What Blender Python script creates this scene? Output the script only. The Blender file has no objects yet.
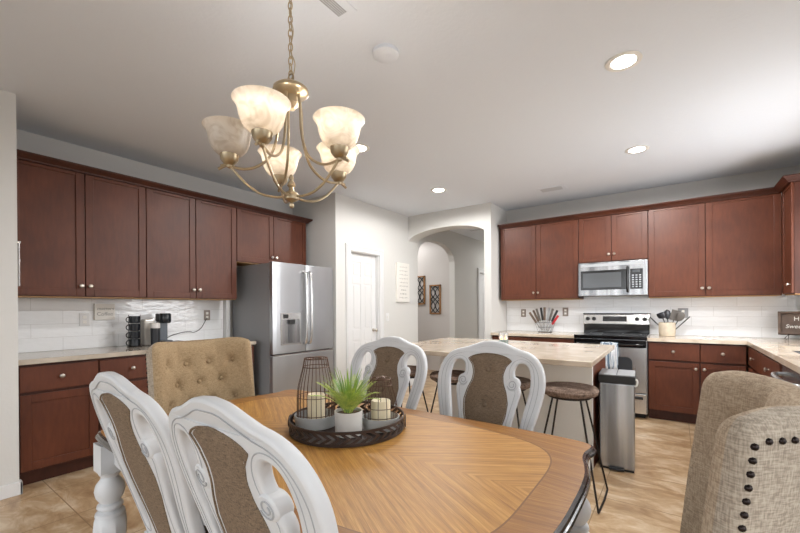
import bpy, bmesh, math, random
from mathutils import Vector, Matrix
R = math.radians
PI = math.pi
random.seed(7)
C = bpy.context.scene.collection
scene = bpy.context.scene

# ------------------------------------------------------------------ camera
cd = bpy.data.cameras.new('camera'); cam = bpy.data.objects.new('camera', cd); C.objects.link(cam)
yaw, pitch, roll = R(35.579), R(-0.11), R(-0.351)
Fv = Vector((-math.sin(yaw)*math.cos(pitch), math.cos(yaw)*math.cos(pitch), math.sin(pitch)))
Rv = Vector((math.cos(yaw), math.sin(yaw), 0)); Uv = Rv.cross(Fv)
R2 = Rv*math.cos(roll)+Uv*math.sin(roll); U2 = Uv*math.cos(roll)-Rv*math.sin(roll)
M = Matrix((R2, U2, -Fv)).transposed().to_4x4(); M.translation = Vector((4.376, -5.719, 1.26))
cam.matrix_world = M
cd.sensor_width = 36; cd.lens = 384.425/800*36; cd.sensor_fit = 'HORIZONTAL'
cd.shift_x = -(402.51-400)/800; cd.shift_y = (309.0-266.5)/800
cd.clip_start = 0.05
scene.camera = cam

# ------------------------------------------------------------------ world daylight, added window lamp, exposure
w = bpy.data.worlds.new('world'); scene.world = w; w.use_nodes = True
w.node_tree.nodes['Background'].inputs[0].default_value = (0.93, 0.96, 1, 1)
w.node_tree.nodes['Background'].inputs[1].default_value = 1.4
_nt = w.node_tree; _tc = _nt.nodes.new('ShaderNodeTexCoord'); _sp = _nt.nodes.new('ShaderNodeSeparateXYZ'); _rp = _nt.nodes.new('ShaderNodeValToRGB')
_mr = _nt.nodes.new('ShaderNodeMapRange'); _mr.inputs[1].default_value = -0.3; _mr.inputs[2].default_value = 0.3
_nt.links.new(_tc.outputs['Generated'], _sp.inputs[0]); _nt.links.new(_sp.outputs[2], _mr.inputs[0]); _nt.links.new(_mr.outputs[0], _rp.inputs[0])
_rp.color_ramp.elements[0].position = 0.42; _rp.color_ramp.elements[0].color = (0.16, 0.155, 0.15, 1)
_rp.color_ramp.elements[1].position = 0.55; _rp.color_ramp.elements[1].color = (0.95, 0.975, 1, 1)
_nt.links.new(_rp.outputs[0], _nt.nodes['Background'].inputs[0])
def area(name, loc, rot, sx, sy, power, col=(1, 1, 1)):
    l = bpy.data.lights.new(name, 'AREA'); l.shape = 'RECTANGLE'; l.size = sx; l.size_y = sy; l.energy = power; l.color = col
    o = bpy.data.objects.new(name, l); C.objects.link(o); o.location = loc; o.rotation_euler = rot; return o
area('sink_window_fill', (5.9, -1.6, 1.65), (0, R(90), 0), 1.1, 1.4, 20, (0.97, 0.98, 1))  # area lamp added outside the unseen sink window to light the room
scene.view_settings.view_transform = 'Standard'; scene.view_settings.look = 'None'
scene.view_settings.gamma = 1; scene.view_settings.use_curve_mapping = False
scene.view_settings.exposure = 1.47

# ------------------------------------------------------------------ materials
def srgb(h):
    h = h.lstrip('#'); c = [int(h[i:i+2], 16)/255 for i in (0, 2, 4)]
    return tuple(x/12.92 if x <= 0.04045 else ((x+0.055)/1.055)**2.4 for x in c)+(1,)
MT = {}
def mat(name, col, rough=0.5, metal=0.0, spec=0.5, noise=None, bump=None, coat=0, trans=0, emit=None, scale=(1, 1, 1)):
    """noise=(scale, colour2, detail, lo, hi); bump=(scale, strength, distance)"""
    m = bpy.data.materials.new(name); m.use_nodes = True; nt = m.node_tree; b = nt.nodes['Principled BSDF']
    b.inputs['Base Color'].default_value = srgb(col); b.inputs['Roughness'].default_value = rough
    b.inputs['Metallic'].default_value = metal; b.inputs['Specular IOR Level'].default_value = spec
    b.inputs['Coat Weight'].default_value = coat; b.inputs['Transmission Weight'].default_value = trans
    if emit: b.inputs['Emission Color'].default_value = srgb(emit[0]); b.inputs['Emission Strength'].default_value = emit[1]
    tc = nt.nodes.new('ShaderNodeTexCoord'); mp = nt.nodes.new('ShaderNodeMapping'); mp.inputs['Scale'].default_value = scale
    nt.links.new(tc.outputs['Object'], mp.inputs[0])
    if noise:
        n = nt.nodes.new('ShaderNodeTexNoise'); n.inputs['Scale'].default_value = noise[0]; n.inputs['Detail'].default_value = noise[2]
        nt.links.new(mp.outputs[0], n.inputs['Vector'])
        r = nt.nodes.new('ShaderNodeValToRGB'); r.color_ramp.elements[0].position = noise[3]; r.color_ramp.elements[1].position = noise[4]
        r.color_ramp.elements[0].color = srgb(noise[1]); r.color_ramp.elements[1].color = srgb(col)
        nt.links.new(n.outputs[0], r.inputs[0]); nt.links.new(r.outputs[0], b.inputs['Base Color'])
    if bump:
        n = nt.nodes.new('ShaderNodeTexNoise'); n.inputs['Scale'].default_value = bump[0]; n.inputs['Detail'].default_value = 3
        nt.links.new(mp.outputs[0], n.inputs['Vector'])
        bp = nt.nodes.new('ShaderNodeBump'); bp.inputs['Strength'].default_value = bump[1]; bp.inputs['Distance'].default_value = bump[2]
        nt.links.new(n.outputs[0], bp.inputs['Height']); nt.links.new(bp.outputs[0], b.inputs['Normal'])
    MT[name] = m; return m
def math_node(nt, op, a, b=None, c=None):
    n = nt.nodes.new('ShaderNodeMath'); n.operation = op
    for i, v in enumerate((a, b, c)):
        if v is None: continue
        if isinstance(v, (int, float)): n.inputs[i].default_value = v
        else: nt.links.new(v, n.inputs[i])
    return n.outputs[0]

mat('wall', '#d1d0cd', 0.9, spec=0.2, bump=(60, 0.08, 0.01))
mat('hall', '#c6c2bf', 0.9, spec=0.2)
mat('ceiling', '#dde2e9', 0.95, spec=0.1, bump=(45, 0.15, 0.01))
mat('white_trim', '#dadada', 0.45)
mat('white_plastic', '#e6e4df', 0.4)
mat('chair_white', '#cdcfd2', 0.42, bump=(14, 0.05, 0.01), noise=(9, '#c8cbce', 3, 0.3, 0.5))
mat('glaze', '#a3a6aa', 0.6)
mat('steel', '#c2c4c6', 0.26, 0.85, noise=(9, '#85878a', 2, 0.38, 0.62), bump=(6, 0.12, 0.01), scale=(1, 1, 0.06))  # vertical reflections painted into the base colour as light and dark streaks
mat('steel_bright', '#cfcfcf', 0.25, 0.9)
mat('fridge_steel', '#b9bbbe', 0.33, 0.75, noise=(2.5, '#a9abae', 2, 0.35, 0.65), scale=(1, 1, 0.3))
mat('fridge_side', '#97999c', 0.5, 0.1)
mat('dark_gap', '#202022', 0.6)
mat('black_gloss', '#0b0b0c', 0.12)
mat('black_matte', '#1b1b1c', 0.5)
mat('black_ceramic', '#1d2126', 0.2)
mat('oven_glass', '#3a3c3f', 0.12)
mat('screen_glass', '#4a4d50', 0.15)
mat('nickel', '#c9c2b8', 0.28, 0.95)
mat('brass', '#b3a388', 0.32, 0.95)
mat('brass_dark', '#8a7a60', 0.35, 0.95)
mat('dark_iron', '#2b2522', 0.5, 0.5)
mat('brown_wire', '#5f4638', 0.45, 0.5)
mat('tray_iron', '#3d302b', 0.45, 0.4)
mat('nail', '#2b2422', 0.25, 0.8)
mat('dark_edge', '#332d2b', 0.22, coat=0.5, noise=(30, '#211a17', 2, 0.4, 0.6))
mat('candle_wax', '#e9ddbf', 0.5, spec=0.3)
mat('wick', '#3a332c', 0.8)
mat('ceramic_white', '#dcdad6', 0.4)
mat('ceramic_grey', '#b9bab9', 0.35, noise=(8, '#9fa3a6', 3, 0.35, 0.6))
mat('soil', '#6d5138', 0.95, noise=(160, '#3b2a1c', 3, 0.35, 0.6), bump=(120, 0.8, 0.01))
mat('leaf', '#9db648', 0.55, noise=(14, '#6f9a56', 2, 0.35, 0.65))
mat('leaf_pale', '#ccd970', 0.55, noise=(60, '#93b154', 2, 0.35, 0.65))
mat('stoneware', '#cdbfa9', 0.7, noise=(12, '#b9ab98', 3, 0.35, 0.6))
mat('utensil_grey', '#5f5a55', 0.5)
mat('red_plastic', '#b3262c', 0.4)
mat('paper_white', '#e3e0da', 0.8)
mat('ink', '#5c5a58', 0.8)
mat('ink_light', '#9a9895', 0.8)
mat('raw_wood', '#a87e52', 0.6, noise=(6, '#8c6238', 4, 0.3, 0.7), scale=(1, 1, 8))
mat('brown_wood', '#6e5a4c', 0.6, noise=(10, '#4f4036', 4, 0.3, 0.7))
mat('under_cabinet', '#b58a58', 0.6)
mat('teal_glass', '#a9c3bd', 0.15, trans=0.4)
mat('bronze_plate', '#8c8078', 0.4, 0.5)
mat('reservoir', '#bdb8b0', 0.2, 0.1)
mat('dark_blue_plastic', '#4a525c', 0.3)
mat('canister_black', '#25262a', 0.35)

# cherry cabinets
def cherry(name, a, b_, c_):
    m = mat(name, a, 0.46, coat=0.0, spec=0.4); nt = m.node_tree; bs = nt.nodes['Principled BSDF']
    tc = nt.nodes.new('ShaderNodeTexCoord'); mp = nt.nodes.new('ShaderNodeMapping'); mp.inputs['Scale'].default_value = (1, 1, 0.22)
    nt.links.new(tc.outputs['Object'], mp.inputs[0])
    n1 = nt.nodes.new('ShaderNodeTexNoise'); n1.inputs['Scale'].default_value = 42; n1.inputs['Detail'].default_value = 5
    n2 = nt.nodes.new('ShaderNodeTexNoise'); n2.inputs['Scale'].default_value = 3.2; n2.inputs['Detail'].default_value = 2
    nt.links.new(mp.outputs[0], n1.inputs['Vector']); nt.links.new(tc.outputs['Object'], n2.inputs['Vector'])
    s = math_node(nt, 'ADD', math_node(nt, 'MULTIPLY', n1.outputs[0], 0.4), math_node(nt, 'MULTIPLY', n2.outputs[0], 0.6))
    r = nt.nodes.new('ShaderNodeValToRGB'); e = r.color_ramp.elements
    e[0].position = 0.36; e[0].color = srgb(b_); e[1].position = 0.64; e[1].color = srgb(c_); x = e.new(0.5); x.color = srgb(a)
    nt.links.new(s, r.inputs[0]); nt.links.new(r.outputs[0], bs.inputs['Base Color'])
cherry('cherry', '#582c19', '#4f2615', '#61321e')
cherry('cherry_dark', '#421f12', '#3a1a0f', '#4b2517')

# honey oak table top: quartered veneer, and the band
def oak(name, band=False):
    m = mat(name, '#b98a4f', 0.42, coat=0.0); nt = m.node_tree; bs = nt.nodes['Principled BSDF']
    tc = nt.nodes.new('ShaderNodeTexCoord'); sp = nt.nodes.new('ShaderNodeSeparateXYZ'); nt.links.new(tc.outputs['Object'], sp.inputs[0])
    ax = math_node(nt, 'ABSOLUTE', sp.outputs[0]); ay = math_node(nt, 'ABSOLUTE', sp.outputs[1])
    if band: cu, cv = (0.15, 1.0)
    else: cu, cv = (-0.52, 0.85)
    across = math_node(nt, 'ADD', math_node(nt, 'MULTIPLY', ax, cu), math_node(nt, 'MULTIPLY', ay, cv))
    along = math_node(nt, 'SUBTRACT', math_node(nt, 'MULTIPLY', ax, cv), math_node(nt, 'MULTIPLY', ay, cu))
    cb = nt.nodes.new('ShaderNodeCombineXYZ'); nt.links.new(math_node(nt, 'MULTIPLY', across, 60.0), cb.inputs[0]); nt.links.new(math_node(nt, 'MULTIPLY', along, 1.6), cb.inputs[1])
    n = nt.nodes.new('ShaderNodeTexNoise'); n.inputs['Scale'].default_value = 1.3; n.inputs['Detail'].default_value = 5; n.inputs['Distortion'].default_value = 0.5
    nt.links.new(cb.outputs[0], n.inputs['Vector'])
    wv = nt.nodes.new('ShaderNodeTexNoise'); wv.inputs['Scale'].default_value = 9; wv.inputs['Detail'].default_value = 3
    nt.links.new(cb.outputs[0], wv.inputs['Vector'])
    s = math_node(nt, 'ADD', math_node(nt, 'MULTIPLY', n.outputs[0], 0.55), math_node(nt, 'MULTIPLY', wv.outputs[0], 0.45))
    r = nt.nodes.new('ShaderNodeValToRGB'); e = r.color_ramp.elements
    e[0].position = 0.36; e[0].color = srgb('#92632a' if not band else '#835425')
    e[1].position = 0.62; e[1].color = srgb('#c69650' if not band else '#a67638'); x = e.new(0.5); x.color = srgb('#b07e39' if not band else '#91622a')
    nt.links.new(s, r.inputs[0]); nt.links.new(r.outputs[0], bs.inputs['Base Color'])
    bp = nt.nodes.new('ShaderNodeBump'); bp.inputs['Strength'].default_value = 0.15; bp.inputs['Distance'].default_value = 0.004
    nt.links.new(s, bp.inputs['Height']); nt.links.new(bp.outputs[0], bs.inputs['Normal'])
oak('oak_top'); oak('oak_band', True); mat('inlay', '#7a5126', 0.45)

# woven fabrics
def woven(name, a, b_, sc=240, rough=0.95):
    m = mat(name, a, rough, spec=0.1); nt = m.node_tree; bs = nt.nodes['Principled BSDF']
    tc = nt.nodes.new('ShaderNodeTexCoord'); outs = []
    for s3 in ((sc*0.12, sc*0.12, sc*0.9), (sc*0.9, sc*0.9, sc*0.12)):
        mp = nt.nodes.new('ShaderNodeMapping'); mp.inputs['Scale'].default_value = s3; nt.links.new(tc.outputs['Object'], mp.inputs[0])
        n = nt.nodes.new('ShaderNodeTexNoise'); n.inputs['Scale'].default_value = 1; n.inputs['Detail'].default_value = 2
        nt.links.new(mp.outputs[0], n.inputs['Vector']); outs.append(n.outputs[0])
    s = math_node(nt, 'MULTIPLY', math_node(nt, 'ADD', outs[0], outs[1]), 0.5)
    r = nt.nodes.new('ShaderNodeValToRGB'); e = r.color_ramp.elements
    e[0].position = 0.4; e[0].color = srgb(b_); e[1].position = 0.6; e[1].color = srgb(a)
    nt.links.new(s, r.inputs[0]); nt.links.new(r.outputs[0], bs.inputs['Base Color'])
    bp = nt.nodes.new('ShaderNodeBump'); bp.inputs['Strength'].default_value = 0.5; bp.inputs['Distance'].default_value = 0.002
    nt.links.new(s, bp.inputs['Height']); nt.links.new(bp.outputs[0], bs.inputs['Normal'])
woven('linen_brown', '#897663', '#64574a', 620)
woven('linen_tan', '#b39c7c', '#917c60', 560)
woven('linen_oat', '#b5a590', '#938270', 420)
woven('linen_grey', '#b3a899', '#8d8275', 420)
woven('stool_fabric', '#917d70', '#5b4c43', 150)

# towel stripes
m = mat('towel', '#dfe2e6', 0.95); nt = m.node_tree; bs = nt.nodes['Principled BSDF']
tc = nt.nodes.new('ShaderNodeTexCoord'); mp = nt.nodes.new('ShaderNodeMapping'); mp.inputs['Scale'].default_value = (1, 1, 0.02)
nt.links.new(tc.outputs['Object'], mp.inputs[0]); n = nt.nodes.new('ShaderNodeTexNoise'); n.inputs['Scale'].default_value = 70
nt.links.new(mp.outputs[0], n.inputs['Vector']); r = nt.nodes.new('ShaderNodeValToRGB'); e = r.color_ramp.elements
r.color_ramp.interpolation = 'CONSTANT'; e[0].color = srgb('#5f7488'); e[1].position = 0.48; e[1].color = srgb('#dcdfe2'); x = e.new(0.6); x.color = srgb('#9aa7b3'); x = e.new(0.66); x.color = srgb('#dcdfe2')
nt.links.new(n.outputs[0], r.inputs[0]); nt.links.new(r.outputs[0], bs.inputs['Base Color'])

# stone worktop
def stone(name, a, b_, c_):
    m = mat(name, a, 0.16, coat=0.2); nt = m.node_tree; bs = nt.nodes['Principled BSDF']
    tc = nt.nodes.new('ShaderNodeTexCoord')
    n = nt.nodes.new('ShaderNodeTexNoise'); n.inputs['Scale'].default_value = 5; n.inputs['Detail'].default_value = 8; n.inputs['Distortion'].default_value = 0.6
    nt.links.new(tc.outputs['Object'], n.inputs['Vector'])
    r = nt.nodes.new('ShaderNodeValToRGB'); e = r.color_ramp.elements
    e[0].position = 0.33; e[0].color = srgb(b_); e[1].position = 0.68; e[1].color = srgb(c_); x = e.new(0.48); x.color = srgb(a)
    nt.links.new(n.outputs[0], r.inputs[0]); nt.links.new(r.outputs[0], bs.inputs['Base Color'])
stone('stone', '#cbbca9', '#bcab97', '#d9ccbb')
stone('stone_grey', '#b3a899', '#9b9083', '#c4baac')

# subway tile; axis picks the horizontal coordinate
def tile(name, axis):
    m = mat(name, '#e2e4e6', 0.12); nt = m.node_tree; bs = nt.nodes['Principled BSDF']
    tc = nt.nodes.new('ShaderNodeTexCoord'); sp = nt.nodes.new('ShaderNodeSeparateXYZ'); nt.links.new(tc.outputs['Object'], sp.inputs[0])
    cb = nt.nodes.new('ShaderNodeCombineXYZ'); nt.links.new(sp.outputs[axis], cb.inputs[0]); nt.links.new(math_node(nt, 'SUBTRACT', sp.outputs[2], 0.914), cb.inputs[1])
    br = nt.nodes.new('ShaderNodeTexBrick'); br.inputs['Scale'].default_value = 1; br.inputs['Brick Width'].default_value = 0.41
    br.inputs['Row Height'].default_value = 0.1145; br.inputs['Mortar Size'].default_value = 0.0016; br.inputs['Mortar Smooth'].default_value = 0.2
    br.inputs['Color1'].default_value = srgb('#eff1f3'); br.inputs['Color2'].default_value = srgb('#eaecee'); br.inputs['Mortar'].default_value = srgb('#cfd0d0')
    nt.links.new(cb.outputs[0], br.inputs['Vector']); nt.links.new(br.outputs['Color'], bs.inputs['Base Color'])
    mp = nt.nodes.new('ShaderNodeMapping'); mp.inputs['Scale'].default_value = (1, 1, 2.2); nt.links.new(tc.outputs['Object'], mp.inputs[0])
    n = nt.nodes.new('ShaderNodeTexNoise'); n.inputs['Scale'].default_value = 14; n.inputs['Detail'].default_value = 1; nt.links.new(mp.outputs[0], n.inputs['Vector'])
    h = math_node(nt, 'SUBTRACT', n.outputs[0], math_node(nt, 'MULTIPLY', br.outputs['Fac'], 0.6))
    bp = nt.nodes.new('ShaderNodeBump'); bp.inputs['Strength'].default_value = 0.22; bp.inputs['Distance'].default_value = 0.01
    nt.links.new(h, bp.inputs['Height']); nt.links.new(bp.outputs[0], bs.inputs['Normal'])
tile('tile_back', 0); tile('tile_left', 1)

# travertine floor
m = mat('floor', '#b89d7c', 0.3); nt = m.node_tree; bs = nt.nodes['Principled BSDF']
tc = nt.nodes.new('ShaderNodeTexCoord'); mp = nt.nodes.new('ShaderNodeMapping'); mp.inputs['Location'].default_value = (-4.47+0.52*9, 4.96, 0)
nt.links.new(tc.outputs['Object'], mp.inputs[0])
br = nt.nodes.new('ShaderNodeTexBrick'); br.offset = 0; br.inputs['Scale'].default_value = 1; br.inputs['Brick Width'].default_value = 0.52; br.inputs['Row Height'].default_value = 0.52
br.inputs['Mortar Size'].default_value = 0.003; br.inputs['Color1'].default_value = (0.42, 0.42, 0.42, 1); br.inputs['Color2'].default_value = (0.58, 0.58, 0.58, 1)
nt.links.new(mp.outputs[0], br.inputs['Vector'])
mp2 = nt.nodes.new('ShaderNodeMapping'); mp2.inputs['Scale'].default_value = (1.0, 1.9, 1); nt.links.new(tc.outputs['Object'], mp2.inputs[0])
n = nt.nodes.new('ShaderNodeTexNoise'); n.inputs['Scale'].default_value = 4.2; n.inputs['Detail'].default_value = 8; n.inputs['Roughness'].default_value = 0.62; n.inputs['Distortion'].default_value = 0.6
nt.links.new(mp2.outputs[0], n.inputs['Vector'])
sh = nt.nodes.new('ShaderNodeSeparateColor'); nt.links.new(br.outputs['Color'], sh.inputs[0])
s = math_node(nt, 'ADD', math_node(nt, 'MULTIPLY', n.outputs[0], 0.82), math_node(nt, 'MULTIPLY', sh.outputs[0], 0.18))
r = nt.nodes.new('ShaderNodeValToRGB'); e = r.color_ramp.elements
e[0].position = 0.36; e[0].color = srgb('#9c7c5a'); e[1].position = 0.64; e[1].color = srgb('#d6c3a8'); x = e.new(0.5); x.color = srgb('#bb9e7b')
nt.links.new(s, r.inputs[0])
mx = nt.nodes.new('ShaderNodeMix'); mx.data_type = 'RGBA'; nt.links.new(br.outputs['Fac'], mx.inputs[0]); nt.links.new(r.outputs[0], mx.inputs[6]); mx.inputs[7].default_value = srgb('#8f7557')
nt.links.new(mx.outputs[2], bs.inputs['Base Color'])

# alabaster shade glass
def shade_glass(name, col, col2):
    m = bpy.data.materials.new(name); m.use_nodes = True; nt = m.node_tree; nt.nodes.clear(); MT[name] = m
    out = nt.nodes.new('ShaderNodeOutputMaterial'); mix = nt.nodes.new('ShaderNodeMixShader'); mix.inputs[0].default_value = 0.4
    d = nt.nodes.new('ShaderNodeBsdfPrincipled'); t = nt.nodes.new('ShaderNodeBsdfTranslucent'); d.inputs['Roughness'].default_value = 0.25
    tc = nt.nodes.new('ShaderNodeTexCoord'); n = nt.nodes.new('ShaderNodeTexNoise'); n.inputs['Scale'].default_value = 12; n.inputs['Distortion'].default_value = 3; n.inputs['Detail'].default_value = 2
    nt.links.new(tc.outputs['Object'], n.inputs['Vector'])
    r = nt.nodes.new('ShaderNodeValToRGB'); r.color_ramp.elements[0].position = 0.35; r.color_ramp.elements[1].position = 0.6
    r.color_ramp.elements[0].color = srgb(col2); r.color_ramp.elements[1].color = srgb(col)
    nt.links.new(n.outputs[0], r.inputs[0]); nt.links.new(r.outputs[0], d.inputs['Base Color']); nt.links.new(r.outputs[0], t.inputs['Color'])
    nt.links.new(d.outputs[0], mix.inputs[1]); nt.links.new(t.outputs[0], mix.inputs[2]); nt.links.new(mix.outputs[0], out.inputs[0])
shade_glass('alabaster', '#efe9e0', '#dcd3c6')
mat('lamp_glow', '#ffffff', 0.5, emit=('#fff6ea', 9))
mat('bulb_glow', '#ffffff', 0.5, emit=('#fff4e6', 2.5))
mat('flame', '#ffb060', 0.5, emit=('#ffa850', 3))
mat('clear_glass', '#ffffff', 0.02, trans=1.0)

# ------------------------------------------------------------------ mesh helpers
class MB:
    def __init__(s): s.v = []; s.f = []; s.m = []
    def add(s, vs, fs, m=0):
        b = len(s.v); s.v += [Vector(v) for v in vs]
        for f in fs: s.f.append([b+i for i in f]); s.m.append(m)
        return s
    def box(s, x0, x1, y0, y1, z0, z1, m=0):
        return s.add([(x0, y0, z0), (x1, y0, z0), (x1, y1, z0), (x0, y1, z0), (x0, y0, z1), (x1, y0, z1), (x1, y1, z1), (x0, y1, z1)],
                     [(0, 3, 2, 1), (4, 5, 6, 7), (0, 1, 5, 4), (1, 2, 6, 5), (2, 3, 7, 6), (3, 0, 4, 7)], m)
    def ring_loft(s, rings, m=0, cap0=True, cap1=True, mats=None):
        b = len(s.v); n = len(rings[0])
        for r in rings: s.v += [Vector(v) for v in r]
        for i in range(len(rings)-1):
            for j in range(n):
                k = (j+1) % n
                s.f.append([b+i*n+j, b+i*n+k, b+(i+1)*n+k, b+(i+1)*n+j]); s.m.append(mats[i] if mats else m)
        if cap0: s.f.append([b+j for j in reversed(range(n))]); s.m.append(mats[0] if mats else m)
        if cap1: s.f.append([b+(len(rings)-1)*n+j for j in range(n)]); s.m.append(mats[-1] if mats else m)
        return s
    def lathe(s, prof, c=(0, 0, 0), seg=24, m=0, mtx=None, cap0=True, cap1=True, mats=None):
        rings = []
        for (r, z) in prof:
            ring = [Vector((r*math.cos(2*PI*j/seg), r*math.sin(2*PI*j/seg), z)) for j in range(seg)]
            if mtx is not None: ring = [mtx @ v for v in ring]
            rings.append([v+Vector(c) for v in ring])
        return s.ring_loft(rings, m, cap0, cap1, mats)
    def tube(s, pts, r, seg=8, m=0, closed=False):
        pts = [Vector(p) for p in pts]; n = len(pts); rings = []; prev = None
        for i, p in enumerate(pts):
            if closed: t = pts[(i+1) % n]-pts[i-1]
            else: t = pts[min(i+1, n-1)]-pts[max(i-1, 0)]
            t.normalize()
            if prev is None:
                a = Vector((0, 0, 1)) if abs(t.z) < 0.9 else Vector((1, 0, 0)); u = t.cross(a).normalized()
            else: u = (prev-t*prev.dot(t)).normalized()
            prev = u; v = t.cross(u); rr = r[i] if isinstance(r, (list, tuple)) else r
            rings.append([p+u*(rr*math.cos(2*PI*j/seg))+v*(rr*math.sin(2*PI*j/seg)) for j in range(seg)])
        if closed: rings.append(rings[0]); return s.ring_loft(rings, m, False, False)
        return s.ring_loft(rings, m)
    def grid(s, P, m=0, flip=False):
        b = len(s.v); nr = len(P); nc = len(P[0])
        for row in P: s.v += [Vector(v) for v in row]
        for i in range(nr-1):
            for j in range(nc-1):
                f = [b+i*nc+j, b+i*nc+j+1, b+(i+1)*nc+j+1, b+(i+1)*nc+j]
                s.f.append(f[::-1] if flip else f); s.m.append(m)
        return s
    def xf(s, mtx): s.v = [mtx @ v for v in s.v]; return s
    def build(s, name, mats, parent=None, bevel=0, smooth=False, world=False, subsurf=0, seg=2):
        me = bpy.data.meshes.new(name)
        off = parent.matrix_basis.translation if (parent is not None and world) else Vector((0, 0, 0))
        if parent is not None and world and parent.parent is not None: off = off+parent.parent.matrix_basis.translation
        me.from_pydata([tuple(v-off) for v in s.v], [], s.f)
        if isinstance(mats, str): mats = [mats]
        for k in mats: me.materials.append(MT[k])
        for p, mi in zip(me.polygons, s.m): p.material_index = mi; p.use_smooth = smooth
        bm = bmesh.new(); bm.from_mesh(me); bmesh.ops.recalc_face_normals(bm, faces=bm.faces); bm.to_mesh(me); bm.free()
        o = bpy.data.objects.new(name, me); C.objects.link(o)
        if parent is not None: o.parent = parent
        if smooth and not subsurf and not bevel: me.set_sharp_from_angle(angle=R(40))
        if bevel:
            bv = o.modifiers.new('bevel', 'BEVEL'); bv.width = bevel; bv.segments = seg; bv.limit_method = 'ANGLE'; bv.angle_limit = R(35)
        if subsurf:
            ss = o.modifiers.new('subsurf', 'SUBSURF'); ss.levels = subsurf; ss.render_levels = subsurf
        return o
def thing(name, label, cat, loc=(0, 0, 0), rotz=0, group=None):
    o = bpy.data.objects.new(name, None); C.objects.link(o); o.location = loc; o.rotation_euler = (0, 0, rotz)
    o.empty_display_size = 0.1; return tag(o, label, cat, group)
def tag(o, label, cat, group=None, kind=None):
    o['label'] = label; o['category'] = cat
    if group: o['group'] = group
    if kind: o['kind'] = kind
    return o
def struct(o): o['kind'] = 'structure'; return o
def dup(root, loc, rotz, label, group=None):
    r_ = root.copy(); C.objects.link(r_); r_.location = loc; r_.rotation_euler = (0, 0, rotz); r_['label'] = label
    if group: r_['group'] = group
    for ch in list(root.children):
        c = ch.copy(); C.objects.link(c); c.parent = r_
        for g in list(ch.children): d = g.copy(); C.objects.link(d); d.parent = c
    return r_
def smooth_pts(pts, n=4, closed=True):
    out = []; N = len(pts)
    rng = range(N) if closed else range(N-1)
    for i in rng:
        g = lambda k: pts[k % N] if closed else pts[min(max(k, 0), N-1)]
        p0, p1, p2, p3 = g(i-1), g(i), g(i+1), g(i+2)
        for k in range(n):
            t = k/n
            out.append(tuple(0.5*((2*b)+(-a+c)*t+(2*a-5*b+4*c-d)*t*t+(-a+3*b-3*c+d)*t**3) for a, b, c, d in zip(p0, p1, p2, p3)))
    if not closed: out.append(tuple(pts[-1]))
    return out
def lerp_tab(tab, x):
    if x <= tab[0][0]: return tab[0][1]
    for (a, b), (c, d) in zip(tab, tab[1:]):
        if x <= c: return b+(d-b)*(x-a)/(c-a)
    return tab[-1][1]
def flat_shape(loops, depth, bevel):
    """2D loops (x,z) with holes -> mesh in the XZ plane, centred on y=0, total thickness depth"""
    cu = bpy.data.curves.new('c', 'CURVE'); cu.dimensions = '2D'; cu.fill_mode = 'BOTH'; cu.extrude = max(depth/2-bevel, 0.0001); cu.bevel_depth = bevel; cu.bevel_resolution = 2
    for lp in loops:
        sp = cu.splines.new('POLY'); sp.points.add(len(lp)-1); sp.use_cyclic_u = True
        for p, q in zip(sp.points, lp): p.co = (q[0], q[1], 0, 1)
    ob = bpy.data.objects.new('c', cu); C.objects.link(ob)
    me = bpy.data.meshes.new_from_object(ob.evaluated_get(bpy.context.evaluated_depsgraph_get()))
    bpy.data.objects.remove(ob); bpy.data.curves.remove(cu)
    mb = MB(); mb.v = [Vector((v.co.x, v.co.z, v.co.y)) for v in me.vertices]; mb.f = [list(p.vertices) for p in me.polygons]; mb.m = [0]*len(mb.f)
    bpy.data.meshes.remove(me); return mb
def text_mb(body, size, depth=0.001, align='CENTER', shear=0.0, spacing=1.0):
    cu = bpy.data.curves.new('t', 'FONT'); cu.body = body; cu.size = size; cu.extrude = depth; cu.align_x = align; cu.align_y = 'CENTER'; cu.shear = shear; cu.space_line = spacing
    ob = bpy.data.objects.new('t', cu); C.objects.link(ob)
    me = bpy.data.meshes.new_from_object(ob.evaluated_get(bpy.context.evaluated_depsgraph_get()))
    bpy.data.objects.remove(ob); bpy.data.curves.remove(cu)
    mb = MB(); mb.v = [v.co.copy() for v in me.vertices]; mb.f = [list(p.vertices) for p in me.polygons]; mb.m = [0]*len(mb.f)
    bpy.data.meshes.remove(me); return mb
FACE_MY = Matrix.Rotation(R(90), 4, 'X')                                   # text facing -Y
FACE_PX = Matrix.Rotation(R(90), 4, 'Z') @ Matrix.Rotation(R(90), 4, 'X')   # text facing +X
def T(x, y, z): return Matrix.Translation((x, y, z))

# ------------------------------------------------------------------ the room
H = 2.741
XR = 5.58
struct(MB().box(-0.1, 7.0, -8.3, 5.0, -0.1, 0).build('floor', 'floor'))
struct(MB().box(-0.1, XR+0.15, -8.3, 5.0, H, H+0.1).build('ceiling', 'ceiling'))
struct(MB().box(-0.12, 0, -5.25, -2.10, 0, H).build('wall_left', 'wall'))
struct(MB().box(-0.1, 0.70, -8.3, -5.11, 0, H).build('wall_near_left', 'wall'))
struct(MB().box(-0.12, 0.72, -2.227, -2.107, 0, H).build('wall_recess', 'wall'))
struct(MB().box(2.25, XR+0.12, 0, 0.12, 0, H).build('wall_back', 'wall'))
struct(MB().box(2.147, 2.25, -0.6, 4.6, 0, H).build('wall_hall_right', 'wall'))
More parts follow.
